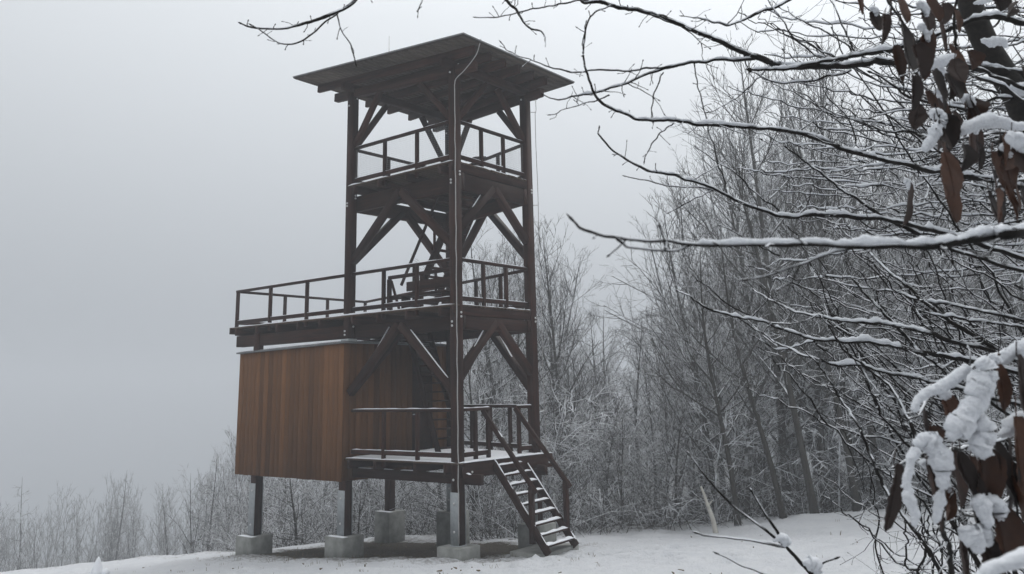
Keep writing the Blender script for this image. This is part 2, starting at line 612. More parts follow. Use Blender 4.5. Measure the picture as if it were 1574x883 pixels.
def box_obj(name, mat, parent, u0, u1, v0, v1, z0, z1, jit=0.0):
    """a block with slightly chamfered vertical edges, lying in the tower's directions"""
    c = min(0.012, (u1 - u0) * 0.2, (v1 - v0) * 0.2)
    du_, dv_, dz_ = (u1 - u0) / 2, (v1 - v0) / 2, (z1 - z0) / 2
    ring = [(-du_ + c, -dv_), (du_ - c, -dv_), (du_, -dv_ + c), (du_, dv_ - c), (du_ - c, dv_), (-du_ + c, dv_), (-du_, dv_ - c), (-du_, -dv_ + c)]
    v = []
    for k, (z, ins) in enumerate(((-dz_, 0), (dz_ - c, 0), (dz_, c))):
        for a, b in ring:
            v.append((a * (1 - ins / max(du_, 1e-3)), b * (1 - ins / max(dv_, 1e-3)), z))
    q = []
    for s in (0, 8):
        for i in range(8):
            j = (i + 1) % 8
            q.append((s + j, s + i, s + 8 + i, s + 8 + j))
    for s, rev in ((0, True), (16, False)):
        for f in [(0, 1, 2, 3), (0, 3, 4, 7), (7, 4, 5, 6)]:
            f = tuple(s + i for i in f)
            q.append(f if rev else f[::-1])
    m = MB()
    m.add(v, q)
    # left-handed (u, v, z): mirror v to keep faces outward
    mx = Matrix((DU, DV, Vector((0, 0, 1)))).transposed().to_4x4()
    mx.translation = W((u0 + u1) / 2, (v0 + v1) / 2, (z0 + z1) / 2)
    return m.build(name, mat, parent, world=mx)


PC = {'C': (0, 0), 'L': (4.0, 0), 'R': (0, 3.0), 'B': (3.85, 3.95)}
pw = 0.235
post = {}
for k, (zb, zt) in {'C': (-3.54, 8.33), 'L': (1.39, 8.62), 'R': (-3.42, 8.33), 'B': (-3.48, 8.6)}.items():
    u, v = PC[k]
    post[k] = beam('post', W(u, v, zb), W(u, v, zt), pw, pw, M_TIMBER, tower, up=HU)
# footings of the tower posts
box_obj('footing', M_CONC, tower, -0.36, 0.36, -0.36, 0.36, -4.3, -3.545)
box_obj('footing', M_CONC, tower, -0.36, 0.36, 2.64, 3.36, -4.5, -3.43)
box_obj('footing', M_CONC, tower, 3.5, 4.2, 3.6, 4.3, -5.0, -3.49)
# steel flanges at the foot of the posts
for k, zt in (('C', -2.36), ('R', -2.6), ('B', -2.6)):
    u, v = PC[k]
    zb = {'C': -3.53, 'R': -3.41, 'B': -3.47}[k]
    for s in (-1, 1):
        a = box_obj('steel_plate', M_STEEL, post[k], u - 0.13, u + 0.13, v + s * (pw / 2 + 0.010) - 0.009, v + s * (pw / 2 + 0.010) + 0.009, zb, zt)
        for z in (zb + 0.3, zt - 0.25):
            bolt(post[k], W(u, v + s * (pw / 2 + 0.02), z), DV * s)
    box_obj('steel_plate', M_STEEL, post[k], u - 0.15, u + 0.15, v - 0.15, v + 0.15, zb - 0.012, zb + 0.004)
m = box_obj('steel_plate', M_STEEL, post['L'], 3.84, 4.16, -0.16, 0.16, 1.345, 1.41)
for k in 'CLRB':
    u, v = PC[k]
    for z in (-2.08, 1.62, 1.52, 5.12, 5.2, 8.1):
        if k == 'L' and z < 1.4: continue
        bolt(post[k], W(u + 0.03, v - pw / 2, z), -DV)
        bolt(post[k], W(u - pw / 2, v + 0.04, z + 0.22), -DU)


def poly_deck(name, us, vs_fn, z, th, mat, parent, plank=0.145):
    """planks laid along u from us[0] to us[1], each one its own solid in one mesh"""
    m = MB()
    u0, u1 = us
    v = vs_fn(0)[0]
    vmax = max(vs_fn(u0)[1], vs_fn(u1)[1])
    while v < vmax - 0.02:
        vv = v + plank - 0.008
        # the plank starts where the slanting edge lets it
        ua = u0
        if vv > vs_fn(u0)[1]:
            ua = u0 + (vv - vs_fn(u0)[1]) / 0.25
        if ua < u1 - 0.2:
            e0 = random.uniform(-0.02, 0.02)
            e1 = random.uniform(-0.02, 0.02)
            pts = [W(ua + e0, v, z - th), W(ua + e0, vv, z - th), W(u1 + e1, vv, z - th), W(u1 + e1, v, z - th),
                   W(ua + e0, v, z), W(ua + e0, vv, z), W(u1 + e1, vv, z), W(u1 + e1, v, z)]
            m.add([tuple(p) for p in pts], BOXQ)
        v += plank
    return m.build(name, mat, parent)


def snow_sheet(parent, us, vs_fn, z, h, nu=40, nv=14, inset=0.03):
    """an uneven layer of snow with rounded rim"""
    m = MB()
    u0, u1 = us[0] + inset, us[1] - inset
    g = []
    for i in range(nu + 1):
        a = i / nu
        u = u0 + (u1 - u0) * a
        va, vb_ = vs_fn(u)[0] + inset, vs_fn(u)[1] - inset
        for j in range(nv + 1):
            b = j / nv
            v = va + (vb_ - va) * b
            rim = min(1, min(a, 1 - a) * nu / 1.0, min(b, 1 - b) * nv / 1.0)
            n = mnoise.noise(Vector((u * 1.3, v * 1.3, z))) * 0.35 + mnoise.noise(Vector((u * 5, v * 5, z))) * 0.25
            hh = h * (0.25 + 0.75 * rim) * (1 + n)
            g.append(tuple(W(u, v, z + max(hh, 0.004))))
    q = []
    for i in range(nu):
        for j in range(nv):
            a = i * (nv + 1) + j
            q.append((a, a + 1, a + nv + 2, a + nv + 1))
    m.add(g, q)
    # skirt
    rimi = [i * (nv + 1) for i in range(nu + 1)] + [nu * (nv + 1) + j for j in range(1, nv + 1)] + \
           [i * (nv + 1) + nv for i in range(nu - 1, -1, -1)] + [j for j in range(nv - 1, 0, -1)]
    top = [g[i] for i in rimi]
    zb = ZC + z + 0.002
    n = len(top)
    m.add(top + [(p[0], p[1], zb) for p in top], [(i, i + n, (i + 1) % n + n, (i + 1) % n) for i in range(n)])
    return m.build('snow', M_SNOW, parent, smooth=True)


def snow_strip(parent, p0, p1, wd, h, seg=14, cover=1.0, seed=0):
    """a ridge of snow lying along a rail or timber from p0 to p1"""
    m = MB()
    p0, p1 = Vector(p0), Vector(p1)
    X, Y, Z = frame(p1 - p0)
    sec = []
    for i in range(seg + 1):
        a = i / seg
        p = p0.lerp(p1, a)
        n = mnoise.noise(Vector((a * (p1 - p0).length * 3.1 + seed, seed * 1.7, 0)))
        hh = h * max(0.06, (0.75 + n * 0.9) if cover >= 1 else (n * 1.6 + cover - 0.3))
        ww = wd / 2 * (0.85 + 0.25 * n)
        if i in (0, seg): hh *= 0.3
        for y, z in ((-1, 0), (-0.86, 0.55), (-0.4, 0.95), (0.4, 1.0), (0.86, 0.6), (1, 0)):
            sec.append(tuple(p + Y * (y * ww) + Z * (z * hh + 0.001)))
    q = []
    for i in range(seg):
        for j in range(6):
            k = (j + 1) % 6
            q.append((i * 6 + j, i * 6 + k, i * 6 + 6 + k, i * 6 + 6 + j))
    q.append((0, 1, 2, 3)); q.append((0, 3, 4, 5))
    e = seg * 6
    q.append((e + 3, e + 2, e + 1, e)); q.append((e + 5, e + 4, e + 3, e))
    m.add(sec, q)
    return m.build('snow', M_SNOW, parent, smooth=True)


# ---- decks and their beams
def deck_level(z, ua, ub_fn, ub, joists, beam_bot, beam_h, ext):
    vs = lambda u: (-0.14, vb(u) + 0.06)
    d = poly_deck('deck', (ua, ub), vs, z, 0.045, M_DECK, tower)
    snow_sheet(d, (ua, ub), vs, z, 0.035)
    snow_strip(d, W(ua + 0.03, -0.105, z + 0.001), W(ub - 0.03, -0.105, z + 0.001), 0.05, 0.034, int((ub - ua) * 7), cover=0.8, seed=z)
    snow_strip(d, W(ua + 0.04, 0.0, z + 0.001), W(ua + 0.04, vb(ua), z + 0.001), 0.05, 0.034, 22, cover=0.8, seed=z + 1)
    jz = (z - 0.045) - 0.108
    for u in joists:
        beam('joist', W(u, -0.15, jz), W(u, vb(u) + 0.05, jz), 0.10, 0.212, M_TIMBER, tower)
    bz = beam_bot + beam_h / 2
    return d, bz


# ground level platform
d0, bz = deck_level(D0, -0.22, None, 3.92, [0.28, 1.3, 2.75, 3.75], -2.2, 0.26, 0)
for v0_, v1_ in ((0.185, 0.185),):
    b_ = beam('beam', W(-0.6, v0_, -2.083), W(3.9, v1_, -2.083), 0.12, 0.24, M_TIMBER, tower)
    if True:
        for u in (0.55, 1.55, 2.4, 3.2):
            snow_strip(b_, W(u, v0_, -1.962), W(u + 0.55, v0_, -1.962), 0.10, 0.02, 6, seed=u)
for s in (-0.19,):
    beam('beam', W(-0.6, vb(-0.6) + s, -2.07), W(3.9, vb(3.9) + s, -2.083), 0.12, 0.24, M_TIMBER, tower)
fb = beam('beam', W(-0.19, -0.06, -1.88), W(-0.26, 3.36, -1.88), 0.11, 0.34, M_TIMBER, tower)
snow_strip(fb, W(-0.245, -0.06, -1.694), W(-0.30, 3.34, -1.694), 0.10, 0.045, 24, seed=3)
snow_strip(fb, W(-0.30, 0.0, -1.932), W(-0.56, -0.19, -1.935), 0.08, 0.035, 6, seed=5)
bolt(fb, W(-0.25, 0.22, -1.92), -DU)
bolt(fb, W(-0.31, 3.2, -1.92), -DU)

# middle platform with its long balcony above the hut
j1 = [-0.03, 0.42, 1.62, 2.72, 3.72, 5.1, 6.1, 7.1, 8.1, 9.15]
d1, bz = deck_level(D1, -0.10, None, 9.45, j1, 1.43, 0.38, 0)
beam('beam', W(-0.1, 0.185, 1.605), W(9.28, 0.185, 1.605), 0.12, 0.335, M_TIMBER, tower)
beam('beam', W(4.13, 0.03, 1.605), W(9.28, 0.03, 1.605), 0.12, 0.335, M_TIMBER, tower)
beam('beam', W(-0.1, vb(-0.1) - 0.19, 1.605), W(9.28, vb(9.28) - 0.19, 1.605), 0.12, 0.335, M_TIMBER, tower)
beam('beam', W(9.47, -0.16, 1.94), W(9.47, vb(9.47) + 0.08, 1.94), 0.04, 0.20, M_TIMBER, tower)
beam('stub_post', W(8.15, 0, 1.22), W(8.15, 0, 1.80), 0.22, 0.22, M_TIMBER, tower, up=HU)
beam('stub_post', W(8.15, vb(8.15), 1.22), W(8.15, vb(8.15), 1.80), 0.22, 0.22, M_TIMBER, tower, up=HU)

# upper platform
j2 = [-0.03, 0.42, 1.62, 2.72, 3.72]
d2, bz = deck_level(D2, -0.10, None, 4.06, j2, 4.97, 0.36, 0)
beam('beam', W(-0.1, 0.185, 5.195), W(4.08, 0.185, 5.195), 0.12, 0.45, M_TIMBER, tower)
beam('beam', W(-0.1, vb(-0.1) - 0.19, 5.195), W(4.08, vb(4.08) - 0.19, 5.195), 0.12, 0.45, M_TIMBER, tower)
for z, h in ((1.60, 0.32), (5.19, 0.43)):
    beam('beam', W(0, 0.25, z), W(0, 2.75, z), 0.16, h, M_TIMBER, tower)
    beam('beam', W(3.99, 0.25, z), W(3.86, 3.70, z), 0.16, h, M_TIMBER, tower)

# ---- braces: an inverted V on each face under the two upper platforms
FACES = [('L', 'C'), ('C', 'R'), ('R', 'B'), ('B', 'L')]


def pt(a, b, t, z):
    (u0, v0), (u1, v1) = PC[a], PC[b]
    return W(u0 + (u1 - u0) * t, v0 + (v1 - v0) * t, z)


def flen(a, b):
    return (pt(a, b, 1, 0) - pt(a, b, 0, 0)).length


for za in (1.56, 5.12):
    for a, b in FACES:
        ln = flen(a, b)
        e = 0.10 / ln
        zf = za - (ln / 2 - 0.1) * 0.84
        br = beam('brace', pt(a, b, 0.5 - 0.012, za + 0.10), pt(a, b, e, zf), 0.17, 0.20, M_TIMBER, tower)
        if (a, b) == ('C', 'R') or za < 2:
            snow_strip(br, pt(a, b, 0.5 - 0.1, za + 0.10 - 0.17 * ln / 4) + Vector((0, 0, 0.145)),
                       pt(a, b, e + 0.06, zf + 0.05) + Vector((0, 0, 0.141)), 0.055, 0.012, 8, seed=za)
        br = beam('brace', pt(a, b, 0.5 + 0.012, za + 0.10), pt(a, b, 1 - e, zf), 0.17, 0.20, M_TIMBER, tower)
        if (a, b) == ('L', 'C') and za < 2:
            snow_strip(br, pt(a, b, 0.6, za - 0.17) + Vector((0, 0, 0.13)), pt(a, b, 1 - e - 0.04, zf + 0.12) + Vector((0, 0, 0.145)), 0.06, 0.018, 10, seed=2)
# braces under the roof, two at each post
for a, b in FACES:
    ln = flen(a, b)
    ua, ub_ = PC[a][0], PC[b][0]
    r = 1.25 / ln
    beam('brace', pt(a, b, 0.09 / ln, 6.85), pt(a, b, r, zr(ua) - 0.55), 0.13, 0.16, M_TIMBER, tower)
    beam('brace', pt(a, b, 1 - 0.09 / ln, 6.85), pt(a, b, 1 - r, zr(ub_) - 0.55), 0.13, 0.16, M_TIMBER, tower)

# ---- roof: beams, rafters, boarding, flashing, snow
beam('roof_beam', W(-0.75, 0, zr(-0.75) - 0.49), W(4.75, 0, zr(4.75) - 0.49), 0.18, 0.24, M_TIMBER, tower)
beam('roof_beam', W(-0.75, vb(-0.75), zr(-0.75) - 0.49), W(4.75, vb(4.75), zr(4.75) - 0.49), 0.18, 0.24, M_TIMBER, tower)
for u in (0.0, 3.93):
    beam('roof_beam', W(u, -0.45, zr(u) - 0.35), W(u - 0.05, vb(u) + 0.45, zr(u) - 0.35), 0.20, 0.20, M_TIMBER, tower)
for i in range(6):
    f_ = i / 5
    va, vb2 = -0.14 + f_ * 3.04, -0.14 + f_ * 4.75
    beam('rafter', W(-0.85, va, zr(-0.85) - 0.12), W(5.42, vb2, zr(5.42) - 0.12), 0.11, 0.235, M_TIMBER, tower)
RC = [(-1.06, -0.80), (5.6, -0.95), (5.6, 5.4), (-1.09, 3.96)]


def roof_slab(name, mat, grow, z0, z1, parent, cells=None):
    m = MB()
    cu = sum(p[0] for p in RC) / 4
    cv = sum(p[1] for p in RC) / 4
    pts = []
    for z in (z0, z1):
        for u, v in RC:
            uu = u + grow * (1 if u > cu else -1)
            vv = v + grow * (1 if v > cv else -1)
            pts.append(tuple(W(uu, vv, zr(uu) + z)))
    m.add(pts, [(0, 1, 2, 3), (7, 6, 5, 4), (0, 4, 5, 1), (1, 5, 6, 2), (2, 6, 7, 3), (3, 7, 4, 0)])
    return m.build(name, mat, parent)


# boarding seen from below: boards across the rafters, joined (too dark to tell apart one by one)
m = MB()
nb = 34
for i in range(nb):
    a0, a1 = i / nb, (i + 1) / nb - 0.0012
    q = []
    for z in (random.uniform(0, 0.006), 0.028):
        for a, e in ((a0, 0), (a1, 0), (a1, 1), (a0, 1)):
            u = -1.02 + a * 6.58
            v = (-0.76 - 0.15 * a) if e == 0 else (3.92 + 1.42 * a)
            q.append(tuple(W(u, v, zr(u) + z)))
    m.add(q, [(0, 1, 2, 3), (7, 6, 5, 4), (0, 4, 5, 1), (1, 5, 6, 2), (2, 6, 7, 3), (3, 7, 4, 0)])
roof = m.build('roof', M_ROOFWOOD, tower)
roof_slab('roof_sheet', M_ROOFWOOD, 0.0, 0.031, 0.075, roof)
roof_slab('flashing', M_ZINC, 0.018, 0.060, 0.092, roof)
roof_slab('snow', M_SNOW, -0.06, 0.094, 0.125, roof)
# lightning rod, conductor wires
m = MB(); tube(m, [W(3.58, 1.0, 9.0), W(3.58, 1.0, 10.5)], [0.012, 0.007], 6)
m.build('lightning_rod', M_CABLE, tower)
m = MB()
cp = [W(-1.05, -0.12, 8.72), W(-1.02, -0.13, 8.60), W(-0.88, -0.13, 8.32), W(-0.5, -0.14, 8.02), W(-0.20, -0.14, 7.86), W(-0.135, -0.135, 7.7)]
pts = [Vector(p) for p in spline([tuple(p) for p in cp], 5)]
for i in range(44):
    z = 7.5 - i * 0.255
    pts.append(W(-0.137 + 0.006 * math.sin(i * 1.7), -0.135 + 0.006 * math.sin(i * 2.3), z))
tube(m, pts, 0.013, 6)
m.build('lightning_cable', M_CABLE, tower, smooth=True)
m = MB()
pts = [W(-0.24, 3.2, 8.45), W(-0.24, 3.22, 7.8)] + [W(-0.2 + 0.01 * math.sin(i), 3.22, 7.7 - i * 0.5) for i in range(22)]
tube(m, pts, 0.009, 5)
for z in (7.75, 5.0, 2.3, -0.6):
    tube(m, [W(-0.02, 3.08, z), W(-0.21, 3.23, z)], 0.010, 5)
m.build('lightning_cable', M_CABLE, tower)


# ---- railings
def railing(p0, p1, z, npost, rail_h, snow=False, mesh=False, ends=(False, False), lower=0.30, top_w=0.10):
    """a stretch of railing between two plan points; the top rail is the part, the rest are its pieces"""
    (u0, v0), (u1, v1) = p0, p1
    P = lambda t, zz: W(u0 + (u1 - u0) * t, v0 + (v1 - v0) * t, zz)
    zt = z + rail_h
    ln = (P(1, 0) - P(0, 0)).length
    top = beam('railing', P(0, zt - 0.035), P(1, zt - 0.035), top_w, 0.075, M_TIMBER, tower)
    beam('lower_rail', P(0, z + lower - 0.14), P(1, z + lower - 0.14), 0.06, 0.11, M_TIMBER, top)
    ts = [i / (npost + 1) for i in range(1, npost + 1)]
    if ends[0]: ts.append(0.05 / ln)
    if ends[1]: ts.append(1 - 0.05 / ln)
    for t in ts:
        beam('rail_post', P(t, z - 0.18), P(t, zt - 0.073), 0.095, 0.095, M_TIMBER, top, up=(P(1, 0) - P(0, 0)).normalized())
    if snow:
        snow_strip(top, P(0.01, zt + 0.003), P(0.99, zt + 0.003), top_w * 0.8, 0.022, 24, seed=u0 + v1)
        snow_strip(top, P(0.01, z + lower - 0.084), P(0.99, z + lower - 0.084), 0.055, 0.018, 24, seed=u1 + v0)
    if mesh:
        m = MB()
        za, zb = z + lower - 0.08, zt - 0.08
        n = int(ln / 0.055)
        for i in range(1, n):
            tube(m, [P(i / n, za), P(i / n, zb)], 0.0016, 3, cap=False)
        k = int((zb - za) / 0.055)
        for i in range(1, k):
            zz = za + (zb - za) * i / k
            tube(m, [P(0.01, zz), P(0.99, zz)], 0.0016, 3, cap=False)
        m.build('wire_mesh', M_STEEL, top)
    return top


iu = 0.12
# upper platform
railing((3.88, 0), (0.12, 0), D2, 2, 1.14, mesh=True, snow=True)
railing((0, 0.12), (0, 2.88), D2, 2, 1.14, mesh=True, snow=True)
railing((0.12, 3.03), (3.73, 3.92), D2, 2, 1.14, mesh=True)
railing((3.98, 0.12), (3.87, 3.83), D2, 2, 1.14, mesh=True)
# middle platform and balcony
railing((3.88, 0), (0.12, 0), D1, 2, 1.17, snow=True)
railing((9.40, 0), (4.12, 0), D1, 2, 1.17, snow=True, ends=(True, False))
railing((0, 0.12), (0, 2.88), D1, 2, 1.17, snow=True)
railing((0.12, 3.03), (3.73, 3.92), D1, 2, 1.17)
railing((9.40, 0.05), (9.40, 5.38), D1, 2, 1.17, ends=(False, True))
railing((9.36, 5.34), (3.97, 3.99), D1, 2, 1.17)
# entrance platform
railing((3.80, 0), (0.12, 0), D0, 2, 1.24, snow=True)
railing((0, 0.12), (0.04, 1.22), D0, 1, 1.24, snow=True, ends=(False, True))
railing((0.10, 2.42), (0.0, 2.88), D0, 0, 1.24, snow=True, ends=(True, False))
railing((0.12, 3.03), (3.73, 3.92), D0, 3, 1.24, snow=True)
# sloping boards on the upper railing
for u, v, du_, dv_ in ((3.70, 3.25, 0, 1), (2.05, 3.38, 1, 0.25)):
    a = W(u, v, D2 + 1.18); b = W(u + 0.5 * du_, v + 0.5 * dv_, D2 + 1.18)
    pb = beam('lookout_board', a, b, 0.42, 0.035, M_TIMBER, tower, up=(Vector((0, 0, 1)) - DU * 0.5 - DV * 0.3).normalized())
    beam('board_leg', (a + b) / 2 - Vector((0, 0, 0.6)), (a + b) / 2 - Vector((0, 0, 0.02)), 0.30, 0.06, M_TIMBER, pb, up=HU)


# ---- inner stairs between the platforms
def stair(name, b0, b1, t0, t1, n, wd_str, snow=False, hand=0.0, tread_w=0.22, tread_h=0.04):
    """b0, t0: foot and head of one stringer; b1, t1: of the other"""
    b0, b1, t0, t1 = map(Vector, (b0, b1, t0, t1))
    s0 = beam(name, b0, t0, 0.055, wd_str, M_TIMBER, tower)
    beam('stringer', b1, t1, 0.055, wd_str, M_TIMBER, s0)
    side = (b1 - b0).normalized()
    if snow:
        snow_strip(s0, b0 + Vector((0, 0, wd_str * 0.66)), t0 + Vector((0, 0, wd_str * 0.66)), 0.05, 0.03, 26, seed=1)
        snow_strip(s0, b1 + Vector((0, 0, wd_str * 0.66)), t1 + Vector((0, 0, wd_str * 0.66)), 0.055, 0.035, 26, seed=8)
    run = (t0 - b0); run.z = 0
    run.normalize()
    for i in range(n):
        f = (i + 0.75) / n
        p, q = b0.lerp(t0, f) + side * 0.03, b1.lerp(t1, f) - side * 0.03
        tr = beam('tread', p, q, tread_w, tread_h, M_TIMBER, s0)
        if snow:
            k = (i * 37 % 10) / 10
            snow_strip(tr, p + Vector((0, 0, tread_h / 2 + 0.001)) - run * 0.03, q + Vector((0, 0, tread_h / 2 + 0.001)) - run * 0.03, tread_w * 0.8, 0.045, 12, seed=i * 3.3)
    return s0


st = stair('inner_stair', W(3.5, 1.75, D1), W(3.5, 2.6, D1), W(1.3, 1.75, D2 - 0.1), W(1.3, 2.6, D2 - 0.1), 15, 0.22)
for v in (1.72, 2.63):
    beam('handrail', W(3.75, v, D1 + 0.95), W(1.6, v, D2 + 0.75), 0.06, 0.09, M_TIMBER, st)
    for t in (0.12, 0.5, 0.85):
        p = W(3.5, v, D1).lerp(W(1.3, v, D2), t)
        beam('rail_post', p, p + Vector((0, 0, 1.0)), 0.07, 0.07, M_TIMBER, st, up=HU)
st = stair('inner_stair', W(1.75, 2.1, D0), W(1.95, 1.4, D0), W(3.6, 2.6, D1 - 0.1), W(3.75, 1.9, D1 - 0.1), 15, 0.22, snow=False)
# guard round the stair opening on the middle platform
g0 = beam('stair_guard', W(3.5, 1.0, D1 + 1.08), W(0.8, 1.0, D1 + 1.08), 0.08, 0.10, M_TIMBER, tower)
beam('lower_rail', W(3.5, 1.0, D1 + 0.5), W(0.8, 1.0, D1 + 0.5), 0.06, 0.12, M_TIMBER, g0)
beam('rail_post', W(3.48, 1.0, D1 - 0.02), W(3.48, 1.0, D1 + 1.03), 0.11, 0.11, M_TIMBER, g0, up=HU)
beam('rail_post', W(2.2, 1.0, D1 - 0.02), W(2.2, 1.0, D1 + 1.03), 0.09, 0.09, M_TIMBER, g0, up=HU)
beam('rail_post', W(0.85, 1.0, D1 - 0.02), W(0.85, 1.0, D1 + 1.03), 0.09, 0.09, M_TIMBER, g0, up=HU)
beam('strut', W(3.4, 1.0, D1 + 0.98), W(3.05, 1.0, D1 + 0.1), 0.05, 0.08, M_TIMBER, g0)
# bench of planks inside the guard
bn = beam('bench_seat', W(2.7, 0.75, D1 + 0.47), W(0.9, 0.75, D1 + 0.47), 0.36, 0.05, M_TIMBER, tower)
beam('bench_back', W(2.7, 0.93, D1 + 0.75), W(0.9, 0.93, D1 + 0.75), 0.04, 0.26, M_TIMBER, bn)
for u in (2.55, 1.05):
    beam('bench_leg', W(u, 0.75, D1), W(u, 0.75, D1 + 0.44), 0.30, 0.08, M_TIMBER, bn, up=HU)

# ---- entrance stair with its handrails and foundation pad
es = stair('entrance_stair', W(-1.86, 1.0, -3.72), W(-1.70, 2.32, -3.74), W(-0.28, 1.0, -1.80), W(-0.10, 2.32, -1.80), 9, 0.20, snow=True)
sg = Vector((0, 0, 0))
for v, top_u, bu, zb in ((0.97, 0.04, -1.43, -3.52), (2.36, 0.12, -1.42, -3.35)):
    hr = beam('handrail', W(top_u, v, D0 + 1.18), W(bu - 0.14, v, -2.40), 0.07, 0.12, M_TIMBER, es)
    beam('rail_post', W(bu, v, zb), W(bu, v, -2.27), 0.12, 0.12, M_TIMBER, es, up=HU)
    if v < 1.5:
        snow_strip(es, W(top_u - 0.45, v, D0 + 0.72), W(top_u - 0.62, v, D0 + 0.54), 0.05, 0.02, 5, seed=4)
box_obj('stair_pad', M_CONC, tower, -1.62, -0.75, 0.95, 2.55, -4.2, -3.74)

# ------------------------------------------------------------------ the hut on stilts
hut = thing('hut', W(6.4, 2.5, -4.5), 'brown hut clad in upright boards standing on stilts below the balcony', 'hut')
HU0, HU1, HV0 = 4.02, 8.86, -0.13
hb, ht0 = -2.30, 1.20
hv1 = lambda u: vb(u) + 0.12
ztop = lambda u: 1.30 - 0.018 * (u - HU0)
m = MB()
i_ = 0.03
pts = []
for z in (hb + 0.02, None):
    for u, v in ((HU0 + i_, HV0 + i_), (HU1 - i_, HV0 + i_), (HU1 - i_, hv1(HU1) - i_), (HU0 + i_, hv1(HU0) - i_)):
        pts.append(tuple(W(u, v, z if z is not None else ztop(u) - 0.02)))
m.add(pts, [(0, 1, 2, 3), (7, 6, 5, 4), (0, 4, 5, 1), (1, 5, 6, 2), (2, 6, 7, 3), (3, 7, 4, 0)])
wall = m.build('wall', M_TIMBER, hut)


def clad(a, b, out, skip=None, pitch=0.212):
    """upright boards from plan point a to b, each an object"""
    (u0, v0), (u1, v1) = a, b
    ln = math.hypot(u1 - u0, v1 - v0)
    n = round(ln / pitch)
    for i in range(n):
        t0, t1 = i / n, (i + 1) / n
        if skip and skip(t0 * ln, t1 * ln): continue
        tm = (t0 + t1) / 2
        u, v = u0 + (u1 - u0) * tm, v0 + (v1 - v0) * tm
        n_ = random.uniform(-0.003, 0.003)
        p = W(u, v, 0) + out * (0.012 + n_)
        p0 = Vector((p.x, p.y, ZC + hb + random.uniform(-0.008, 0.004)))
        p1 = Vector((p.x, p.y, ZC + ztop(u) - 0.006))
        if skip and skip(-1, tm * ln): p0.z = ZC + 0.36
        along = (W(u1, v1, 0) - W(u0, v0, 0)).normalized()
        beam('board', p0, p1, ln / n - 0.010, 0.024, M_BOARD, wall, up=out, ch=0.004)


clad((HU1, HV0), (HU0, HV0), -DV)
door_rng = (2.5, 3.4)
clad((HU0, HV0), (HU0, hv1(HU0)), -DU, skip=lambda a, b: (a >= 0 and a > 2.36 and b < 3.45))
_n = (DV * 1.0 - DU * 0.25).normalized()
clad((HU0, hv1(HU0)), (HU1, hv1(HU1)), _n, pitch=0.30)
clad((HU1, hv1(HU1)), (HU1, HV0), DU, pitch=0.30)
door = box_obj('door', M_TIMBER, hut, HU0 + 0.005, HU0 + 0.045, 2.35, 3.25, D0 + 0.02, 0.55)
box_obj('door_handle', M_STEEL, door, HU0 - 0.04, HU0 + 0.0, 2.45, 2.57, D0 + 1.0, D0 + 1.03)
# roof of the hut: a thin sheet with a small overhang and snow on it
m = MB(); pts = []
for z in (0.0, 0.045):
    for u, v in ((HU0 - 0.05, HV0 - 0.07), (HU1 + 0.14, HV0 - 0.07), (HU1 + 0.14, hv1(HU1) + 0.1), (HU0 - 0.05, hv1(HU0) + 0.1)):
        pts.append(tuple(W(u, v, ztop(u) + z)))
m.add(pts, [(0, 1, 2, 3), (7, 6, 5, 4), (0, 4, 5, 1), (1, 5, 6, 2), (2, 6, 7, 3), (3, 7, 4, 0)])
hroof = m.build('roof', M_ZINC, hut)
m = MB()
nu_, nv_ = 36, 20
g = []
for i in range(nu_ + 1):
    for j in range(nv_ + 1):
        u = HU0 + 0.0 + (HU1 + 0.10 - HU0) * i / nu_
        va, vbb = HV0 - 0.05, hv1(u) + 0.06
        v = va + (vbb - va) * j / nv_
        rim = min(1, min(i, nu_ - i), min(j, nv_ - j))
        g.append(tuple(W(u, v, ztop(u) + 0.047 + (0.012 + 0.03 * rim) * (1 + 0.5 * mnoise.noise(Vector((u * 3, v * 3, 1)))))))
q = [(i * (nv_ + 1) + j, i * (nv_ + 1) + j + 1, (i + 1) * (nv_ + 1) + j + 1, (i + 1) * (nv_ + 1) + j) for i in range(nu_) for j in range(nv_)]
m.add(g, q)
m.build('snow', M_SNOW, hroof, smooth=True)
# legs on concrete footings
for (u, v, ztf, hw, zbf) in ((4.03, 0.0, -3.64, 0.36, -4.6), (7.96, 0.0, -3.95, 0.37, -5.0), (7.9, 5.22, -3.90, 0.36, -5.6), (4.05, vb(4.05), -3.5, 0.1, -3.6)):
    if hw < 0.2: continue
    lg = beam('leg', W(u, v, ztf + 0.01), W(u, v, hb + 0.02), 0.255, 0.255, M_TIMBER, hut, up=HU)
    box_obj('footing', M_CONC, hut, u - hw, u + hw, v - hw, v + hw, zbf, ztf)
    zt = -2.52 if v < 1 else -3.0
    if v < 1:
        for s in (-1, 1):
            box_obj('steel_plate', M_STEEL, lg, u - 0.14, u + 0.14, v + s * 0.139 - 0.009, v + s * 0.139 + 0.009, ztf + 0.002, zt)
            for z in (ztf + 0.3, zt - 0.2):
                bolt(lg, W(u, v + s * 0.148, z), DV * s)
    snow_sheet(lg, (u - hw, u + hw), lambda uu, v=v, hw=hw: (v - hw, v - hw + 0.24), ztf, 0.02, 8, 3)

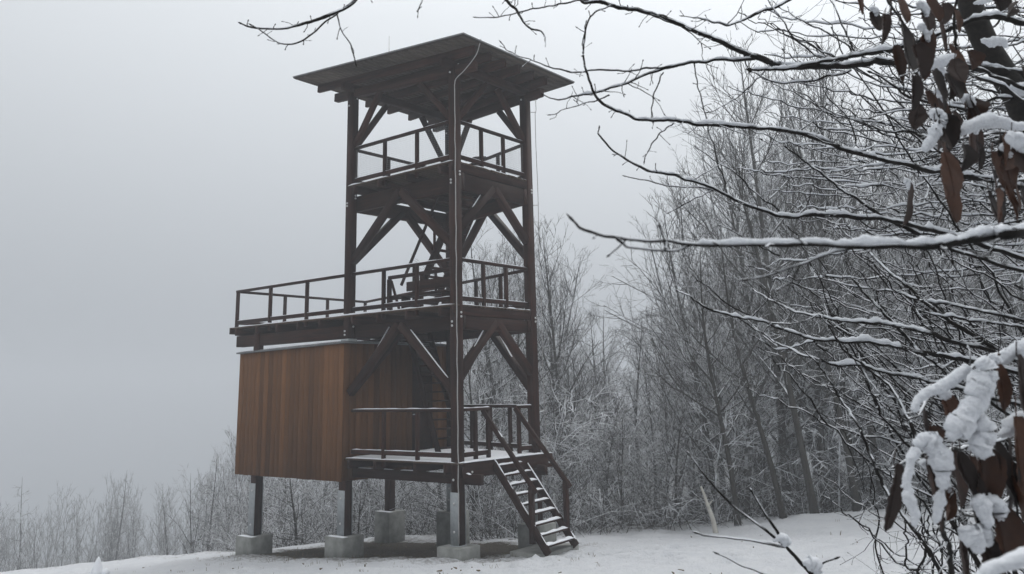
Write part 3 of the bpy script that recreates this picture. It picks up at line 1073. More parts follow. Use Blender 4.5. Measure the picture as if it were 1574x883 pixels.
# ------------------------------------------------------------------ trees
def grow(mb_trunk, mb_crown, rng, H, style):
    """bare tree of unit-free height H rooted at the origin"""
    up_bias = {'upright': 0.55, 'spread': 0.18, 'larch': -0.05, 'arch': -0.35, 'pole': 0.35, 'slim': 0.5}[style]
    n = 11
    lean = rng.normal(0, 0.055, 2)
    wv_ = rng.uniform(0.8, 1.8, 2)
    tp = []
    for i in range(n + 1):
        t = i / n
        tp.append((lean[0] * H * t + 0.016 * H * wv_[0] * math.sin(t * 5 + lean[0] * 90), lean[1] * H * t + 0.014 * H * wv_[1] * math.cos(t * 4 + lean[1] * 70) - 0.012 * H, H * t - 0.3))
    tp = np.array(tp)
    r0 = H * {'upright': 0.0095, 'spread': 0.011, 'larch': 0.010, 'arch': 0.005, 'pole': 0.0105, 'slim': 0.0075}[style]
    tr = r0 * (1 - np.linspace(0, 1, n + 1)) ** 0.85 + 0.006
    tr[0] *= 1.35
    tube(mb_trunk, tp, tr, 6)

    def trunk_at(t):
        x = t * n
        i = min(int(x), n - 1)
        f = x - i
        return tp[i] * (1 - f) + tp[i + 1] * f, tr[i] * (1 - f) + tr[i + 1] * f

    def stem(p, d, ln, r, k, up, wob):
        pts = [p.copy()]
        d = d / np.linalg.norm(d)
        for i in range(k):
            d = d + np.array([0, 0, up / k]) + rng.normal(0, wob, 3)
            d /= np.linalg.norm(d)
            p = p + d * ln / k
            pts.append(p.copy())
        pts = np.array(pts)
        return pts, r * (1 - 0.8 * np.linspace(0, 1, k + 1))

    def pick(pts, t):
        x = t * (len(pts) - 1)
        i = min(int(x), len(pts) - 2)
        f = x - i
        dd = pts[i + 1] - pts[i]
        return pts[i] * (1 - f) + pts[i + 1] * f, dd / (np.linalg.norm(dd) + 1e-9)

    def side_dir(dd, ang):
        a = rng.normal(size=3)
        a -= dd * a.dot(dd)
        a /= np.linalg.norm(a) + 1e-9
        return dd * math.cos(ang) + a * math.sin(ang)

    nl = {'upright': 26, 'spread': 24, 'larch': 46, 'arch': 12, 'pole': 15, 'slim': 18}[style]
    t0 = {'upright': 0.16, 'spread': 0.14, 'larch': 0.08, 'arch': 0.15, 'pole': 0.3, 'slim': 0.3}[style]
    for i in range(nl):
        t = t0 + (0.97 - t0) * (i + rng.random()) / nl
        p, r = trunk_at(t)
        az = i * 2.4 + rng.random()
        if style == 'slim':
            el = 0.7 + 0.4 * t + rng.normal(0, 0.1); ln = H * (0.20 * (1 - t) ** 0.7 + 0.05) * rng.uniform(0.7, 1.2)
        elif style == 'pole':
            el = 0.45 + 0.5 * t + rng.normal(0, 0.2); ln = H * (0.30 * (1 - t) ** 0.6 + 0.06) * rng.uniform(0.6, 1.2)
        elif style == 'upright':
            el = 0.55 + 0.45 * t + rng.normal(0, 0.12); ln = H * (0.36 * (1 - t) ** 0.75 + 0.06) * rng.uniform(0.75, 1.2)
        elif style == 'spread':
            el = 0.25 + 0.6 * t + rng.normal(0, 0.18); ln = H * (0.42 * (1 - t) ** 0.7 + 0.06) * rng.uniform(0.7, 1.2)
        elif style == 'larch':
            el = 0.05 + 0.4 * t + rng.normal(0, 0.1); ln = H * (0.24 * (1 - t) + 0.02) * rng.uniform(0.6, 1.1)
        else:
            el = 0.7 + rng.normal(0, 0.2); ln = H * 0.6 * rng.uniform(0.6, 1.2)
        d = np.array([math.cos(az) * math.cos(el), math.sin(az) * math.cos(el), math.sin(el)])
        pts, rr = stem(p, d, ln, min(r * 0.55, 0.055), 6, up_bias, 0.09)
        tube(mb_trunk, pts, np.maximum(rr, 0.006), 4, rot=rng.random())
        nb_ = int(3 + ln * 2.0)
        if style == 'larch': nb_ = int(3 + ln * 4)
        for j in range(nb_):
            tt = 0.15 + 0.83 * (j + rng.random()) / nb_
            q, dd = pick(pts, tt)
            l2 = (ln * 0.42 * (1 - tt * 0.6) + 0.15) * rng.uniform(0.6, 1.25)
            d2 = side_dir(dd, rng.uniform(0.45, 0.95))
            d2[2] += 0.1 if style in ('upright', 'spread') else -0.1
            p2, r2 = stem(q, d2, l2, 0.014, 4, up_bias * 0.7, 0.12)
            tube(mb_crown, p2, np.maximum(r2, 0.0055), 3, rot=rng.random() * 2)
            n3 = int(2 + l2 * 4.2)
            for k in range(n3):
                t3 = 0.2 + 0.78 * (k + rng.random()) / n3
                q3, d3 = pick(p2, t3)
                l3 = (l2 * 0.45 * (1 - t3 * 0.5) + 0.12) * rng.uniform(0.6, 1.3)
                p3, r3 = stem(q3, side_dir(d3, rng.uniform(0.4, 0.9)), l3, 0.0075, 3, up_bias * 0.5, 0.13)
                tube(mb_crown, p3, np.maximum(r3, 0.0045), 3, rot=rng.random() * 2)


VAR = []
for k, (style, H) in enumerate([('upright', 13), ('upright', 13), ('spread', 13), ('upright', 13), ('spread', 12), ('larch', 13), ('arch', 4.5), ('arch', 4.0), ('upright', 7), ('spread', 7), ('pole', 13), ('pole', 13), ('slim', 14), ('slim', 14)]):
    rng = np.random.default_rng(100 + k)
    a, b = MB(), MB()
    grow(a, b, rng, H, style)
    VAR.append((style, H, a.mesh('trunk', M_TRUNK if k in (10, 11) else M_FROST if k in (12, 13) else M_LADEN if k in (6, 7) else M_BARK), b.mesh('crown', M_LADEN if k in (6, 7) else M_FROST if k in (1, 2, 4, 5, 6, 9, 12, 13) else M_BARK)))

TREE_N = [0]


def tree(var, X, Y, H, rot, label, group, name='bare_tree', sink=0.0, cat='tree', wide=1.0, lean=(0, 0)):
    style, H0, tm, cm = VAR[var]
    s = H / H0
    z = ZC + hz1(X, Y) - sink
    mx = Matrix.Translation((X, Y, z)) @ Matrix.Rotation(lean[0], 4, 'Y') @ Matrix.Rotation(lean[1], 4, 'X') @ Matrix.Rotation(rot, 4, 'Z') @ Matrix.Diagonal((s * wide, s * wide, s, 1))
    r = link(name, None, None, mx)
    r.empty_display_size = 0.3
    tag(r, label, cat, group)
    for nm, me in (('trunk', tm), ('crown', cm)):
        o = bpy.data.objects.new(nm, me)
        COL.objects.link(o)
        o.parent = r
    TREE_N[0] += 1
    return r


def skyline(x):
    P = [(-200, 770), (0, 772), (70, 742), (130, 770), (195, 725), (260, 757), (300, 745), (345, 690), (400, 655), (480, 620), (560, 590), (690, 500), (712, 380), (760, 352), (800, 372), (850, 348),
         (890, 405), (930, 440), (975, 478), (1010, 430), (1060, 330), (1100, 250), (1150, 150), (1200, 95), (1260, 70), (1330, 100), (1420, 130), (1574, 90), (1900, 60)]
    for (a, ya), (b, yb) in zip(P, P[1:]):
        if a <= x <= b: return ya + (yb - ya) * (x - a) / (b - a)
    return 400


def at_px(x, D):
    p = at(x, 600, D)
    return p.x, p.y


def place(x, D, ytop, var, label, group, **kw):
    X, Y = at_px(x, D)
    top = at(x, ytop, D).z
    H = top - (ZC + hz1(X, Y))
    if group in KINDS_OF:
        kind = 'slim trunk and narrow high crown' if var in (12, 13) else 'broad spreading crown' if var in (2, 4) else 'many upright limbs'
        label = KINDS_OF[group] % kind
        group = group + ' with ' + kind
    kw.setdefault('lean', (random.gauss(0, 0.045), random.gauss(0, 0.035)))
    return tree(var, X, Y, H, random.uniform(0, 6.3), label, group, **kw)


L_BACK = 'slender bare tree with snow dusted twigs in the wood behind the tower'
G_BACK = 'bare trees of the wood behind the tower'
L_RIGHT = 'bare tree with dense upright twigs in the snowy wood on the right'
G_RIGHT = 'bare trees of the wood on the right'
L_VAL = 'hazy bare tree standing down in the foggy valley on the left'
G_VAL = 'bare trees in the foggy valley'
KINDS_OF = {G_BACK: 'bare tree in the wood behind the tower with %s', G_RIGHT: 'bare tree in the snowy wood on the right with %s',
            G_VAL: 'hazy bare tree down in the left foggy valley with %s'}
big = [0, 1, 3, 2, 4, 12, 13, 1, 4]
# crest row and rows behind it
for row, (D, step, f0, f1) in enumerate([(31, 44, 0.1, 0.55), (37, 36, 0.0, 0.45), (47, 32, 0.0, 0.35), (62, 34, 0.0, 0.25)]):
    x = 400 + row * 9
    while x < 1720:
        xx = x + random.uniform(-10, 10)
        DD = D + random.uniform(-1.5, 2.5) + (1.5 if xx < 900 else 0)
        if xx < 700: DD += 8
        yt = skyline(xx)
        base = 800
        yt2 = yt + (base - yt) * random.uniform(f0, f1)
        if row == 0 and 860 < xx < 1060 and random.random() < 0.4:
            x += step; continue
        lab, grp = (L_RIGHT, G_RIGHT) if xx > 985 else (L_BACK, G_BACK)
        place(xx, DD, yt2, random.choice(big), lab, grp)
        x += step * random.uniform(0.75, 1.3)
# skyline trees set exactly
for x, D, yt, v, lab in [(758, 38, 350, 2, 'bare tree with a broad forked crown seen through the tower between its right posts'),
                         (852, 37, 345, 0, 'tall bare tree just right of the tower, taller than its neighbours'),
                         (800, 40, 372, 1, None), (880, 39, 395, 3, None), (830, 41, 365, 0, None)]:
    place(x, D, yt, v, lab or L_BACK, None if lab else G_BACK)
for x, D, yt, v in [(1080, 31, 300, 0), (1140, 30, 180, 1), (1205, 31, 95, 3), (1262, 30, 68, 0), (1335, 31, 95, 1), (1420, 30, 110, 2), (1510, 31, 90, 3)]:
    place(x, D, yt, v, L_RIGHT, G_RIGHT)
# near leaning tree of the wood edge
X, Y = at_px(1232, 26.8)
tree(10, X, Y, 11.5, 1.0, 'thick grey trunk leaning left at the edge of the snowfield, right of the pale stump', None, name='leaning_tree', lean=(-0.17, 0.05))
X, Y = at_px(1168, 27.5)
tree(11, X, Y, 9.5, 2.0, 'thin dark trunk leaning left just behind the pale broken stump', None, name='leaning_tree', lean=(-0.14, 0.0))
POLES = [(1108, 28.0, 9, -0.05, 'dark pole trunk just left of the leaning trunks, behind the pale stump'), (1278, 28.5, 11, -0.09, 'first dark trunk right of the thick leaning trunk'),
         (1318, 29.2, 12, -0.12, 'dark trunk leaning left between two upright ones right of the thick leaning trunk'), (1352, 28.6, 12, -0.03, 'stout dark trunk behind the lowest snow laden leaves'),
         (1420, 29.0, 12, -0.08, 'dark trunk half hidden by the thicket at the right')]
for k, (xx, D_, H_, ln_, lab) in enumerate(POLES):
    X, Y = at_px(xx, D_)
    tree(10 + k % 2, X, Y, H_, k * 1.3, lab, 'dark trunks along the wood edge', name='tall_tree', lean=(ln_, 0.02 * (k % 3)))
# understorey saplings
L_SAP = 'low arching sapling with snowy twigs at the edge of the wood'
G_SAP = 'saplings along the wood edge'
for i in range(50):
    xx = 400 + (1640 - 400) * (i + random.random()) / 50
    D = random.uniform(29.0, 34)
    if xx < 700: D += 6
    X, Y = at_px(xx, D)
    v = random.choice([6, 7, 6, 7, 8, 9])
    tree(v, X, Y, random.uniform(2.6, 5.2), random.uniform(0, 6.3), L_SAP, G_SAP, name='sapling', wide=random.uniform(1.0, 1.5))
# valley on the left
for row, (D, step, f0, f1) in enumerate([(104, 25, 0.2, 0.6), (132, 22, 0.0, 0.45), (165, 22, -0.03, 0.25)]):
    x = -60 + row * 11
    while x < 520:
        xx = x + random.uniform(-10, 10)
        yt = skyline(xx)
        yt2 = yt + (850 - yt) * (random.uniform(f0, f1) + (0.25 if random.random() < 0.4 else 0))
        place(xx, D + random.uniform(-3, 3), yt2, random.choice([0, 3, 13, 1, 0, 2]), L_VAL, G_VAL, wide=random.uniform(0.5, 0.85))
        x += step * random.uniform(0.7, 1.3)
place(70, 110, 722, 5, 'narrow spired larch in the fog at the far left', None, name='larch_tree', wide=0.8)
place(196, 105, 708, 5, 'tallest spired larch in the fog right of the snow capped stump', None, name='larch_tree', wide=0.8)
for i in range(10):
    place(285 + i * 13 + random.uniform(-5, 5), random.uniform(58, 76), 742 - i * 9 + random.uniform(-8, 25), random.choice([1, 4, 0]), L_VAL, G_VAL, wide=0.8)
place(340, 64, 690, 5, 'hazy larch on the slope just left of the hut', None, name='larch_tree')

# brushwood nobody could count along the wood edge
def brush():
    m = MB()
    rng = np.random.default_rng(5)
    for i in range(5200):
        xx = rng.uniform(380, 1680)
        D = rng.uniform(28.5, 40) + (6 if xx < 700 else 0)
        X, Y = at_px(xx, D)
        p = np.array([X, Y, ZC + hz1(X, Y) - 0.1])
        ln = rng.uniform(0.5, 3.2)
        az, el = rng.uniform(0, 6.3), rng.uniform(0.5, 1.5)
        d = np.array([math.cos(az) * math.cos(el), math.sin(az) * math.cos(el), math.sin(el)])
        pts = [p]
        for k in range(5):
            d = d + np.array([0, 0, rng.uniform(-0.30, 0.02)]) + rng.normal(0, 0.10, 3)
            d /= np.linalg.norm(d)
            p = p + d * ln / 5
            pts.append(p)
        tube(m, pts, np.linspace(0.011, 0.004, 6) * rng.uniform(0.6, 1.5), 3, rot=rng.random() * 2)
        for k in range(5):
            q = pts[rng.integers(1, 5)]
            dd = d + rng.normal(0, 0.6, 3)
            dd /= np.linalg.norm(dd)
            l3 = ln * rng.uniform(0.15, 0.45)
            tube(m, [q, q + dd * l3 * 0.5, q + dd * l3 + np.array([0, 0, -0.08 * l3])], [0.006, 0.005, 0.004], 3, rot=rng.random() * 2)
    return tag(m.build('brushwood', M_BARK), kind='stuff')


brush()


def valley_brush():
    m = MB()
    rng = np.random.default_rng(15)
    for i in range(5200):
        D_ = rng.uniform(90, 165)
        X, Y = at_px(rng.uniform(-120, 560), D_)
        p = np.array([X, Y, ZC + hz1(X, Y) - 0.1])
        ln = rng.uniform(2.0, 5.0)
        d = np.array([rng.normal(0, 0.35), rng.normal(0, 0.35), 1.0])
        pts = [p]
        for k in range(4):
            d = d + rng.normal(0, 0.14, 3)
            d /= np.linalg.norm(d)
            p = p + d * ln / 4
            pts.append(p)
        tube(m, pts, np.linspace(0.03, 0.010, 5), 3, rot=rng.random() * 2)
        for k in range(7):
            q = pts[rng.integers(1, 5)]
            dd = d + rng.normal(0, 0.6, 3)
            dd /= np.linalg.norm(dd)
            l3 = ln * rng.uniform(0.12, 0.4)
            tube(m, [q, q + dd * l3 * 0.5, q + dd * l3], [0.014, 0.011, 0.008], 3, rot=rng.random() * 2)
    return tag(m.build('brushwood', M_FROST), kind='stuff')


valley_brush()

# pale broken stump, snow-capped stump, weeds on the snow
X, Y = at_px(1084, 27.0)
zb = ZC + hz1(X, Y)
m = MB()
pp = [Vector((X + 0.02, Y, zb - 0.1)), Vector((X - 0.05, Y, zb + 0.4)), Vector((X - 0.17, Y, zb + 0.8)), Vector((X - 0.27, Y, zb + 1.15)), Vector((X - 0.34, Y + 0.02, zb + 1.35))]
tube(m, spline([tuple(p) for p in pp], 3), np.linspace(0.085, 0.028, 13), 7)
tube(m, [pp[2], pp[2] + Vector((0.16, 0.05, 0.15))], [0.03, 0.01], 5)
tag(m.build('tree_stump', M_PALE, smooth=True), 'pale peeled broken stem standing at the far edge of the snowfield', 'stump')
X, Y = at_px(172, 23.2)
zb = ZC + hz1(X, Y)
st_ = thing('tree_stump', (X, Y, zb), 'small pointed snow capped stump on the crest at the left', 'stump')
m = MB(); tube(m, [(X, Y, zb - 0.1), (X, Y, zb + 0.16), (X - 0.02, Y, zb + 0.30)], [0.11, 0.09, 0.04], 7)
m.build('trunk', M_BARK, st_)
m = MB()
hp = [(X, Y, zb - 0.02), (X, Y, zb + 0.10), (X - 0.01, Y, zb + 0.24), (X, Y, zb + 0.36), (X + 0.005, Y, zb + 0.43)]
tube(m, hp, [0.20, 0.15, 0.10, 0.05, 0.012], 9)
tube(m, [(X + 0.2, Y, zb - 0.03), (X + 0.21, Y, zb + 0.1), (X + 0.2, Y, zb + 0.16)], [0.13, 0.09, 0.02], 8)
m.build('snow', M_SNOW, st_, smooth=True)


def weeds():
    m = MB()
    rng = np.random.default_rng(9)
    for i in range(420):
        if i % 3 == 0:
            u, v = rng.uniform(-3.5, 9), rng.uniform(-4.0, 5)
            p = W(u, v, 0)
        else:
            p = Vector((rng.uniform(-13, 11), rng.uniform(14.5, 27), 0))
            if rng.random() < 0.85: p = W(rng.uniform(-1.5, 8.5), rng.uniform(-1.5, 4.5), 0)
        z = ZC + hz1(p.x, p.y) - 0.03
        ln = rng.uniform(0.04, 0.12)
        for k in range(int(rng.integers(1, 5))):
            d = rng.normal(0, 0.5, 2)
            a = (p.x + rng.normal(0, 0.04), p.y + rng.normal(0, 0.04), z)
            b = (a[0] + d[0] * ln * 0.5, a[1] + d[1] * ln * 0.5, z + ln)
            tube(m, [a, b], [0.005, 0.002], 3, cap=False)
    for i in range(120):                       # clods and bits of bark lying on the snow
        p = W(rng.uniform(-3, 8.5), rng.uniform(-4.5, 4.5), 0) if i % 3 else Vector((rng.uniform(-12, 11), rng.uniform(14.5, 27), 0))
        z = ZC + hz1(p.x, p.y) + rng.uniform(-0.01, 0.02)
        a = rng.normal(0, 0.07, 3)
        tube(m, [(p.x, p.y, z), (p.x + a[0], p.y + a[1], z + abs(a[2]) * 0.3)], [rng.uniform(0.008, 0.022), 0.006], 5)
    return tag(m.build('dry_grass', plain('dry_grass', (0.10, 0.08, 0.05), (0.20, 0.16, 0.10), 20, 0.9, 0, 0)), kind='stuff')


weeds()

# ------------------------------------------------------------------ the near tree at the right edge, its branches hung with snow
near = thing('near_tree', at(1700, 1250, 3.3), 'dark near tree at the right edge, branches laden with snow and withered brown leaves', 'tree')
rng_n = np.random.default_rng(21)


def wobble(P, amp, seed):
    out = P.copy()
    for i in range(len(P)):
        for fq, am in ((9, 1.0), (31, 0.55)):
            p = Vector(P[i]) * fq + Vector((seed, 0, 0))
            out[i] += np.array([mnoise.noise(p), mnoise.noise(p + Vector((7, 3, 1))), mnoise.noise(p + Vector((2, 9, 5)))]) * amp * am
    return out


def side_twigs(mb, P, R, dens, rng, lmax, per=0.4, depth=1, snowmb=None):
    seg = np.linalg.norm(np.diff(P, axis=0), axis=1)
    tot = seg.sum()
    n = int(tot * dens)
    cum = np.concatenate([[0], np.cumsum(seg)])
    for i in range(n):
        s = tot * (0.03 + 0.94 * rng.random())
        k = min(np.searchsorted(cum, s) - 1, len(seg) - 1)
        k = max(k, 0)
        f = (s - cum[k]) / (seg[k] + 1e-9)
        p = P[k] * (1 - f) + P[k + 1] * f
        d = (P[k + 1] - P[k]) / (seg[k] + 1e-9)
        a = rng.normal(size=3); a -= d * a.dot(d); a /= np.linalg.norm(a) + 1e-9
        ang = rng.uniform(0.5, 1.1)
        dd = d * math.cos(ang) + a * math.sin(ang)
        ln = lmax * rng.uniform(0.15, 1.0) ** 1.5
        pts = [p]
        m_ = 5
        for j in range(m_):
            dd = dd + rng.normal(0, 0.2, 3) + np.array([0, 0, 0.05])
            dd /= np.linalg.norm(dd)
            p = p + dd * ln / m_
            pts.append(p)
        r0 = min(R[k] * 0.55, 0.0022 + 0.006 * ln)
        tube(mb, pts, np.linspace(r0, max(0.0009, r0 * 0.45), m_ + 1), 4, rot=0.0)
        e = pts[-1]
        tube(mb, [e, e + dd * 0.007, e + dd * 0.014], [r0 * 0.5, r0 * 1.05, r0 * 0.2], 4)      # bud
        if depth > 0 and ln > 0.12:
            side_twigs(mb, np.array(pts), np.full(m_ + 1, r0), dens * 1.2, rng, ln * 0.5, per, depth - 1)


def snow_on(P, R, rng, amount=1.0, hmul=1.0, parent=None):
    """snow lying on the upper side of a branch, thicker where it is level, broken here and there"""
    m = MB()
    n = len(P)
    d = np.gradient(P, axis=0)
    d /= np.linalg.norm(d, axis=1, keepdims=True) + 1e-9
    side = np.cross(d, np.array([0, 0, 1.0]))
    side /= np.linalg.norm(side, axis=1, keepdims=True) + 1e-9
    s = np.concatenate([[0], np.cumsum(np.linalg.norm(np.diff(P, axis=0), axis=1))])
    off = rng.random() * 50
    H = np.zeros(n)
    for i in range(n):
        nn = mnoise.noise(Vector((s[i] * 5 + off, 0, 0))) * 0.75 + mnoise.noise(Vector((s[i] * 19 + off, 4, 0))) * 0.55 + mnoise.noise(Vector((s[i] * 60 + off, 9, 0))) * 0.3
        flat = max(0.0, 1 - abs(d[i][2]) * 1.5)
        H[i] = max(0.0, (0.80 + nn) * flat * amount - 0.22)
    H[0] = H[-1] = 0
    prof = [(-0.95, 0.05), (-0.85, 0.55), (-0.45, 0.95), (0.1, 1.05), (0.6, 0.85), (0.92, 0.45), (0.95, 0.05)]
    run = []
    def flush(run):
        if len(run) < 3: return
        v, q = [], []
        for c, i in enumerate(run):
            end = c in (0, len(run) - 1)
            for a, z in prof:
                wv = R[i] * (0.9 + 0.5 * min(1, H[i])) * (0.4 if end else 1)
                zz = R[i] * 0.35 + z * H[i] * (0.006 + R[i] * 1.15) * hmul * (0.3 if end else 1)
                jt = 0.12 * R[i] * rng.normal()
                v.append(P[i] + side[i] * (a * wv + jt) + np.array([0, 0, zz + jt]))
        k = len(prof)
        for c in range(len(run) - 1):
            for j in range(k):
                j2 = (j + 1) % k
                q.append((c * k + j, c * k + j2, c * k + k + j2, c * k + k + j))
        m.add(v, q)
    for i in range(n):
        if H[i] > 0.05: run.append(i)
        else:
            flush(run); run = []
    flush(run)
    if m.n:
        return tag(m.build('snow', M_SNOWN, parent, smooth=True), kind='stuff')   # broken patches


def branch(path, snow=1.0, hmul=1.0, dens=5, lmax=0.25, parent=near, name='branch', wob=0.010, sides=6, s0=0.0):
    """path: (x px, y px, distance, thickness px) from tip to base"""
    P, R = [], []
    for x, y, d, t in path:
        P.append(tuple(at(x, y, d)))
        R.append(t / 2 / FPX * d)
    C = spline(np.hstack([np.array(P), np.array(R)[:, None]]), 9)
    P, R = wobble(C[:, :3], wob, rng_n.random() * 90), np.maximum(C[:, 3], 0.0009)
    # knobbly nodes
    for i in range(len(R)):
        R[i] *= 1 + 0.14 * mnoise.noise(Vector((i * 0.9, rng_n.random(), 3)))
    m = MB()
    tube(m, P, R, sides)
    tip = P[0] - P[1]
    tip = tip / (np.linalg.norm(tip) + 1e-9)
    tube(m, [P[0], P[0] + tip * 0.01, P[0] + tip * 0.02], [R[0], R[0] * 1.5, R[0] * 0.2], 5)
    side_twigs(m, P, R, dens, rng_n, lmax)
    if parent is near:                                   # short budded spurs
        seg = np.linalg.norm(np.diff(P, axis=0), axis=1)
        cum = np.concatenate([[0], np.cumsum(seg)])
        vis = cum[-1] * 0.8
        for i in range(int(min(vis * 17, 60))):
            t_ = rng_n.random() * vis
            k = max(0, min(np.searchsorted(cum, t_) - 1, len(seg) - 1))
            p = P[k] + (P[k + 1] - P[k]) * ((t_ - cum[k]) / (seg[k] + 1e-9))
            dd = (P[k] - P[k + 1]) / (seg[k] + 1e-9)
            a = rng_n.normal(size=3); a -= dd * a.dot(dd); a /= np.linalg.norm(a) + 1e-9
            dd = dd * rng_n.uniform(0.2, 0.9) + a
            dd /= np.linalg.norm(dd)
            l_ = rng_n.uniform(0.008, 0.045) * (1.8 if rng_n.random() < 0.2 else 1)
            kink = rng_n.normal(0, 0.25, 3)
            e1 = p + dd * l_ * 0.55
            d2 = dd + kink; d2 /= np.linalg.norm(d2)
            e2 = e1 + d2 * l_ * 0.45
            r_ = min(0.0016, R[k] * 0.7)
            tube(m, [p, e1, e2, e2 + d2 * 0.005, e2 + d2 * 0.011], [r_ * 1.2, r_, r_ * 0.85, r_ * 1.7, r_ * 0.3], 4)
    b = m.build(name, M_TWIGN, parent, smooth=False)
    k0 = int(len(P) * s0)
    if snow > 0: snow_on(P[k0:], R[k0:], rng_n, snow, hmul, b)
    return b


def D(path, d0, d1, t0, t1):
    """spread distance and thickness evenly along a list of points"""
    n = len(path) - 1
    return [(x, y, d0 + (d1 - d0) * i / n, t0 + (t1 - t0) * (i / n) ** 0.8) for i, (x, y) in enumerate(path)]


# trunk
tp = [(1452, -160, 3.4, 34), (1490, 0, 3.3, 38), (1505, 45, 3.3, 39), (1522, 80, 3.3, 40), (1546, 120, 3.3, 42), (1580, 190, 3.3, 46), (1640, 420, 3.3, 56), (1690, 800, 3.3, 66), (1705, 1330, 3.3, 84)]
C = spline(np.array([(*at(x, y, d), t / 2 / FPX * d) for x, y, d, t in tp]), 6)
m = MB(); tube(m, C[:, :3], C[:, 3], 12)
trunk = m.build('trunk', M_BARKN, near, smooth=True)
# the big limbs traced from tip to base
branch([(932, 8, 3.0, 2.5), (915, 18, 3.0, 2.8), (905, 30, 3.0, 3), (898, 55, 3.0, 3.2), (897, 78, 3.0, 3.4), (901, 103, 3.0, 3.6), (906, 126, 3.0, 4), (914, 147, 3.0, 4.5), (925, 159, 3.0, 5), (948, 170, 3.0, 5.5),
        (975, 180, 3.0, 6), (1010, 184, 3.0, 6.3), (1040, 187, 3.0, 6.6), (1080, 190, 3.0, 7), (1120, 193, 3.0, 7), (1160, 197, 3.0, 7.3), (1208, 201, 3.05, 7.6), (1240, 208, 3.05, 8), (1270, 218, 3.1, 8), (1300, 229, 3.1, 8.4),
        (1330, 238, 3.1, 8.6), (1360, 246, 3.1, 8.8), (1400, 254, 3.1, 9), (1434, 262, 3.15, 9.4), (1474, 269, 3.2, 10), (1520, 276, 3.2, 11), (1600, 295, 3.3, 14)], snow=1.1, hmul=1.1, dens=4)
branch([(870, -30, 3.1, 3), (893, -1, 3.1, 5), (915, 2, 3.1, 6), (943, 9, 3.1, 6.5), (990, 20, 3.1, 7), (1032, 33, 3.1, 8), (1072, 48, 3.1, 8.5), (1106, 63, 3.1, 9), (1140, 79, 3.1, 10), (1172, 92, 3.1, 10.5), (1207, 101, 3.1, 11),
        (1250, 104, 3.1, 11), (1300, 100, 3.1, 12), (1345, 95, 3.1, 13), (1394, 93, 3.15, 13), (1430, 93, 3.2, 14), (1475, 99, 3.2, 15), (1530, 108, 3.25, 17), (1590, 118, 3.3, 22)], snow=0.95, hmul=1.0, dens=6, lmax=0.3)
branch(D([(1154, 109), (1180, 109), (1215, 104), (1250, 97), (1290, 90), (1330, 84), (1370, 77), (1400, 67), (1440, 54), (1470, 40), (1500, 29), (1528, 27), (1556, 32), (1610, 50)], 2.9, 3.0, 5, 12), snow=1.2, hmul=1.2, dens=4)
branch(D([(838, 148), (860, 153), (884, 148), (914, 142), (954, 131), (991, 117), (1023, 103), (1074, 95), (1114, 91), (1165, 90)], 3.1, 3.1, 1.6, 6.5), snow=1.0, hmul=1.3, dens=9, lmax=0.2)
branch(D([(773, 67), (785, 78), (810, 89), (840, 101), (860, 106), (882, 110), (918, 110), (952, 109), (1000, 104), (1026, 102)], 3.1, 3.1, 1.5, 3.6), snow=0.3, dens=8, lmax=0.09)
branch(D([(846, 176), (868, 168), (893, 160), (920, 154), (935, 148)], 3.05, 3.05, 1.4, 2.6), snow=0, dens=12, lmax=0.12)
branch(D([(838, 67), (837, 62), (832, 48), (818, 45), (806, 32), (795, 20), (782, 7), (765, -12), (720, -60), (800, -160), (1100, -260), (1452, -150)], 3.1, 3.3, 1.5, 7), snow=0.2, dens=5, lmax=0.14)
branch(D([(735, 26), (750, 28), (775, 24), (800, 19), (825, 12), (850, 9), (880, 2), (905, -2)], 3.1, 3.1, 1.5, 3), snow=0.4, dens=9, lmax=0.1)
branch(D([(1052, 26), (1075, 28), (1100, 33), (1115, 40), (1135, 33), (1155, 26), (1190, 10), (1225, -6), (1330, -60), (1452, -130)], 3.0, 3.3, 1.5, 8), snow=0.8, hmul=1.2, dens=6, lmax=0.16)
branch(D([(921, 200), (921, 209), (945, 232), (965, 247), (985, 260), (1015, 265), (1040, 270), (1070, 280), (1098, 291), (1130, 307), (1160, 319), (1190, 328), (1222, 331), (1262, 329), (1310, 333), (1370, 340), (1410, 348), (1450, 356), (1500, 372), (1640, 420)], 3.3, 3.3, 1.8, 10), snow=1.15, hmul=1.25, dens=5, lmax=0.22)
branch(D([(962, 270), (985, 275), (1015, 284), (1060, 288), (1100, 292)], 3.3, 3.3, 1.4, 2.8), snow=0.1, dens=6, lmax=0.08)
branch(D([(1210, 226), (1226, 240), (1250, 258), (1280, 280), (1320, 309), (1366, 338), (1420, 365), (1500, 395), (1650, 440)], 3.4, 3.3, 2, 8), snow=0.9, hmul=1.0, dens=4)
branch(D([(1030, 325), (1060, 310), (1097, 292)], 3.3, 3.3, 1.4, 2.4), snow=0, dens=8, lmax=0.1)
branch(D([(1107, 345), (1140, 362), (1165, 378), (1200, 395)], 3.6, 3.6, 1.6, 2.5), snow=0, dens=6, lmax=0.1)
branch(D([(1068, 228), (1105, 250), (1130, 268), (1160, 297), (1195, 322)], 3.5, 3.4, 1.4, 3), snow=0, dens=5, lmax=0.1)
branch(D([(1066, 102), (1073, 130), (1083, 170), (1092, 210), (1104, 250), (1113, 280), (1108, 300)], 3.2, 3.4, 2, 2), snow=0, dens=3, lmax=0.06)
branch(D([(1090, 173), (1120, 158), (1145, 137), (1170, 115), (1185, 100)], 3.1, 3.1, 1.6, 3), snow=0.2, dens=8, lmax=0.08)
branch(D([(1002, 182), (1001, 160), (1008, 135), (1020, 112)], 3.05, 3.1, 1.6, 2.4), snow=0, dens=6, lmax=0.08)
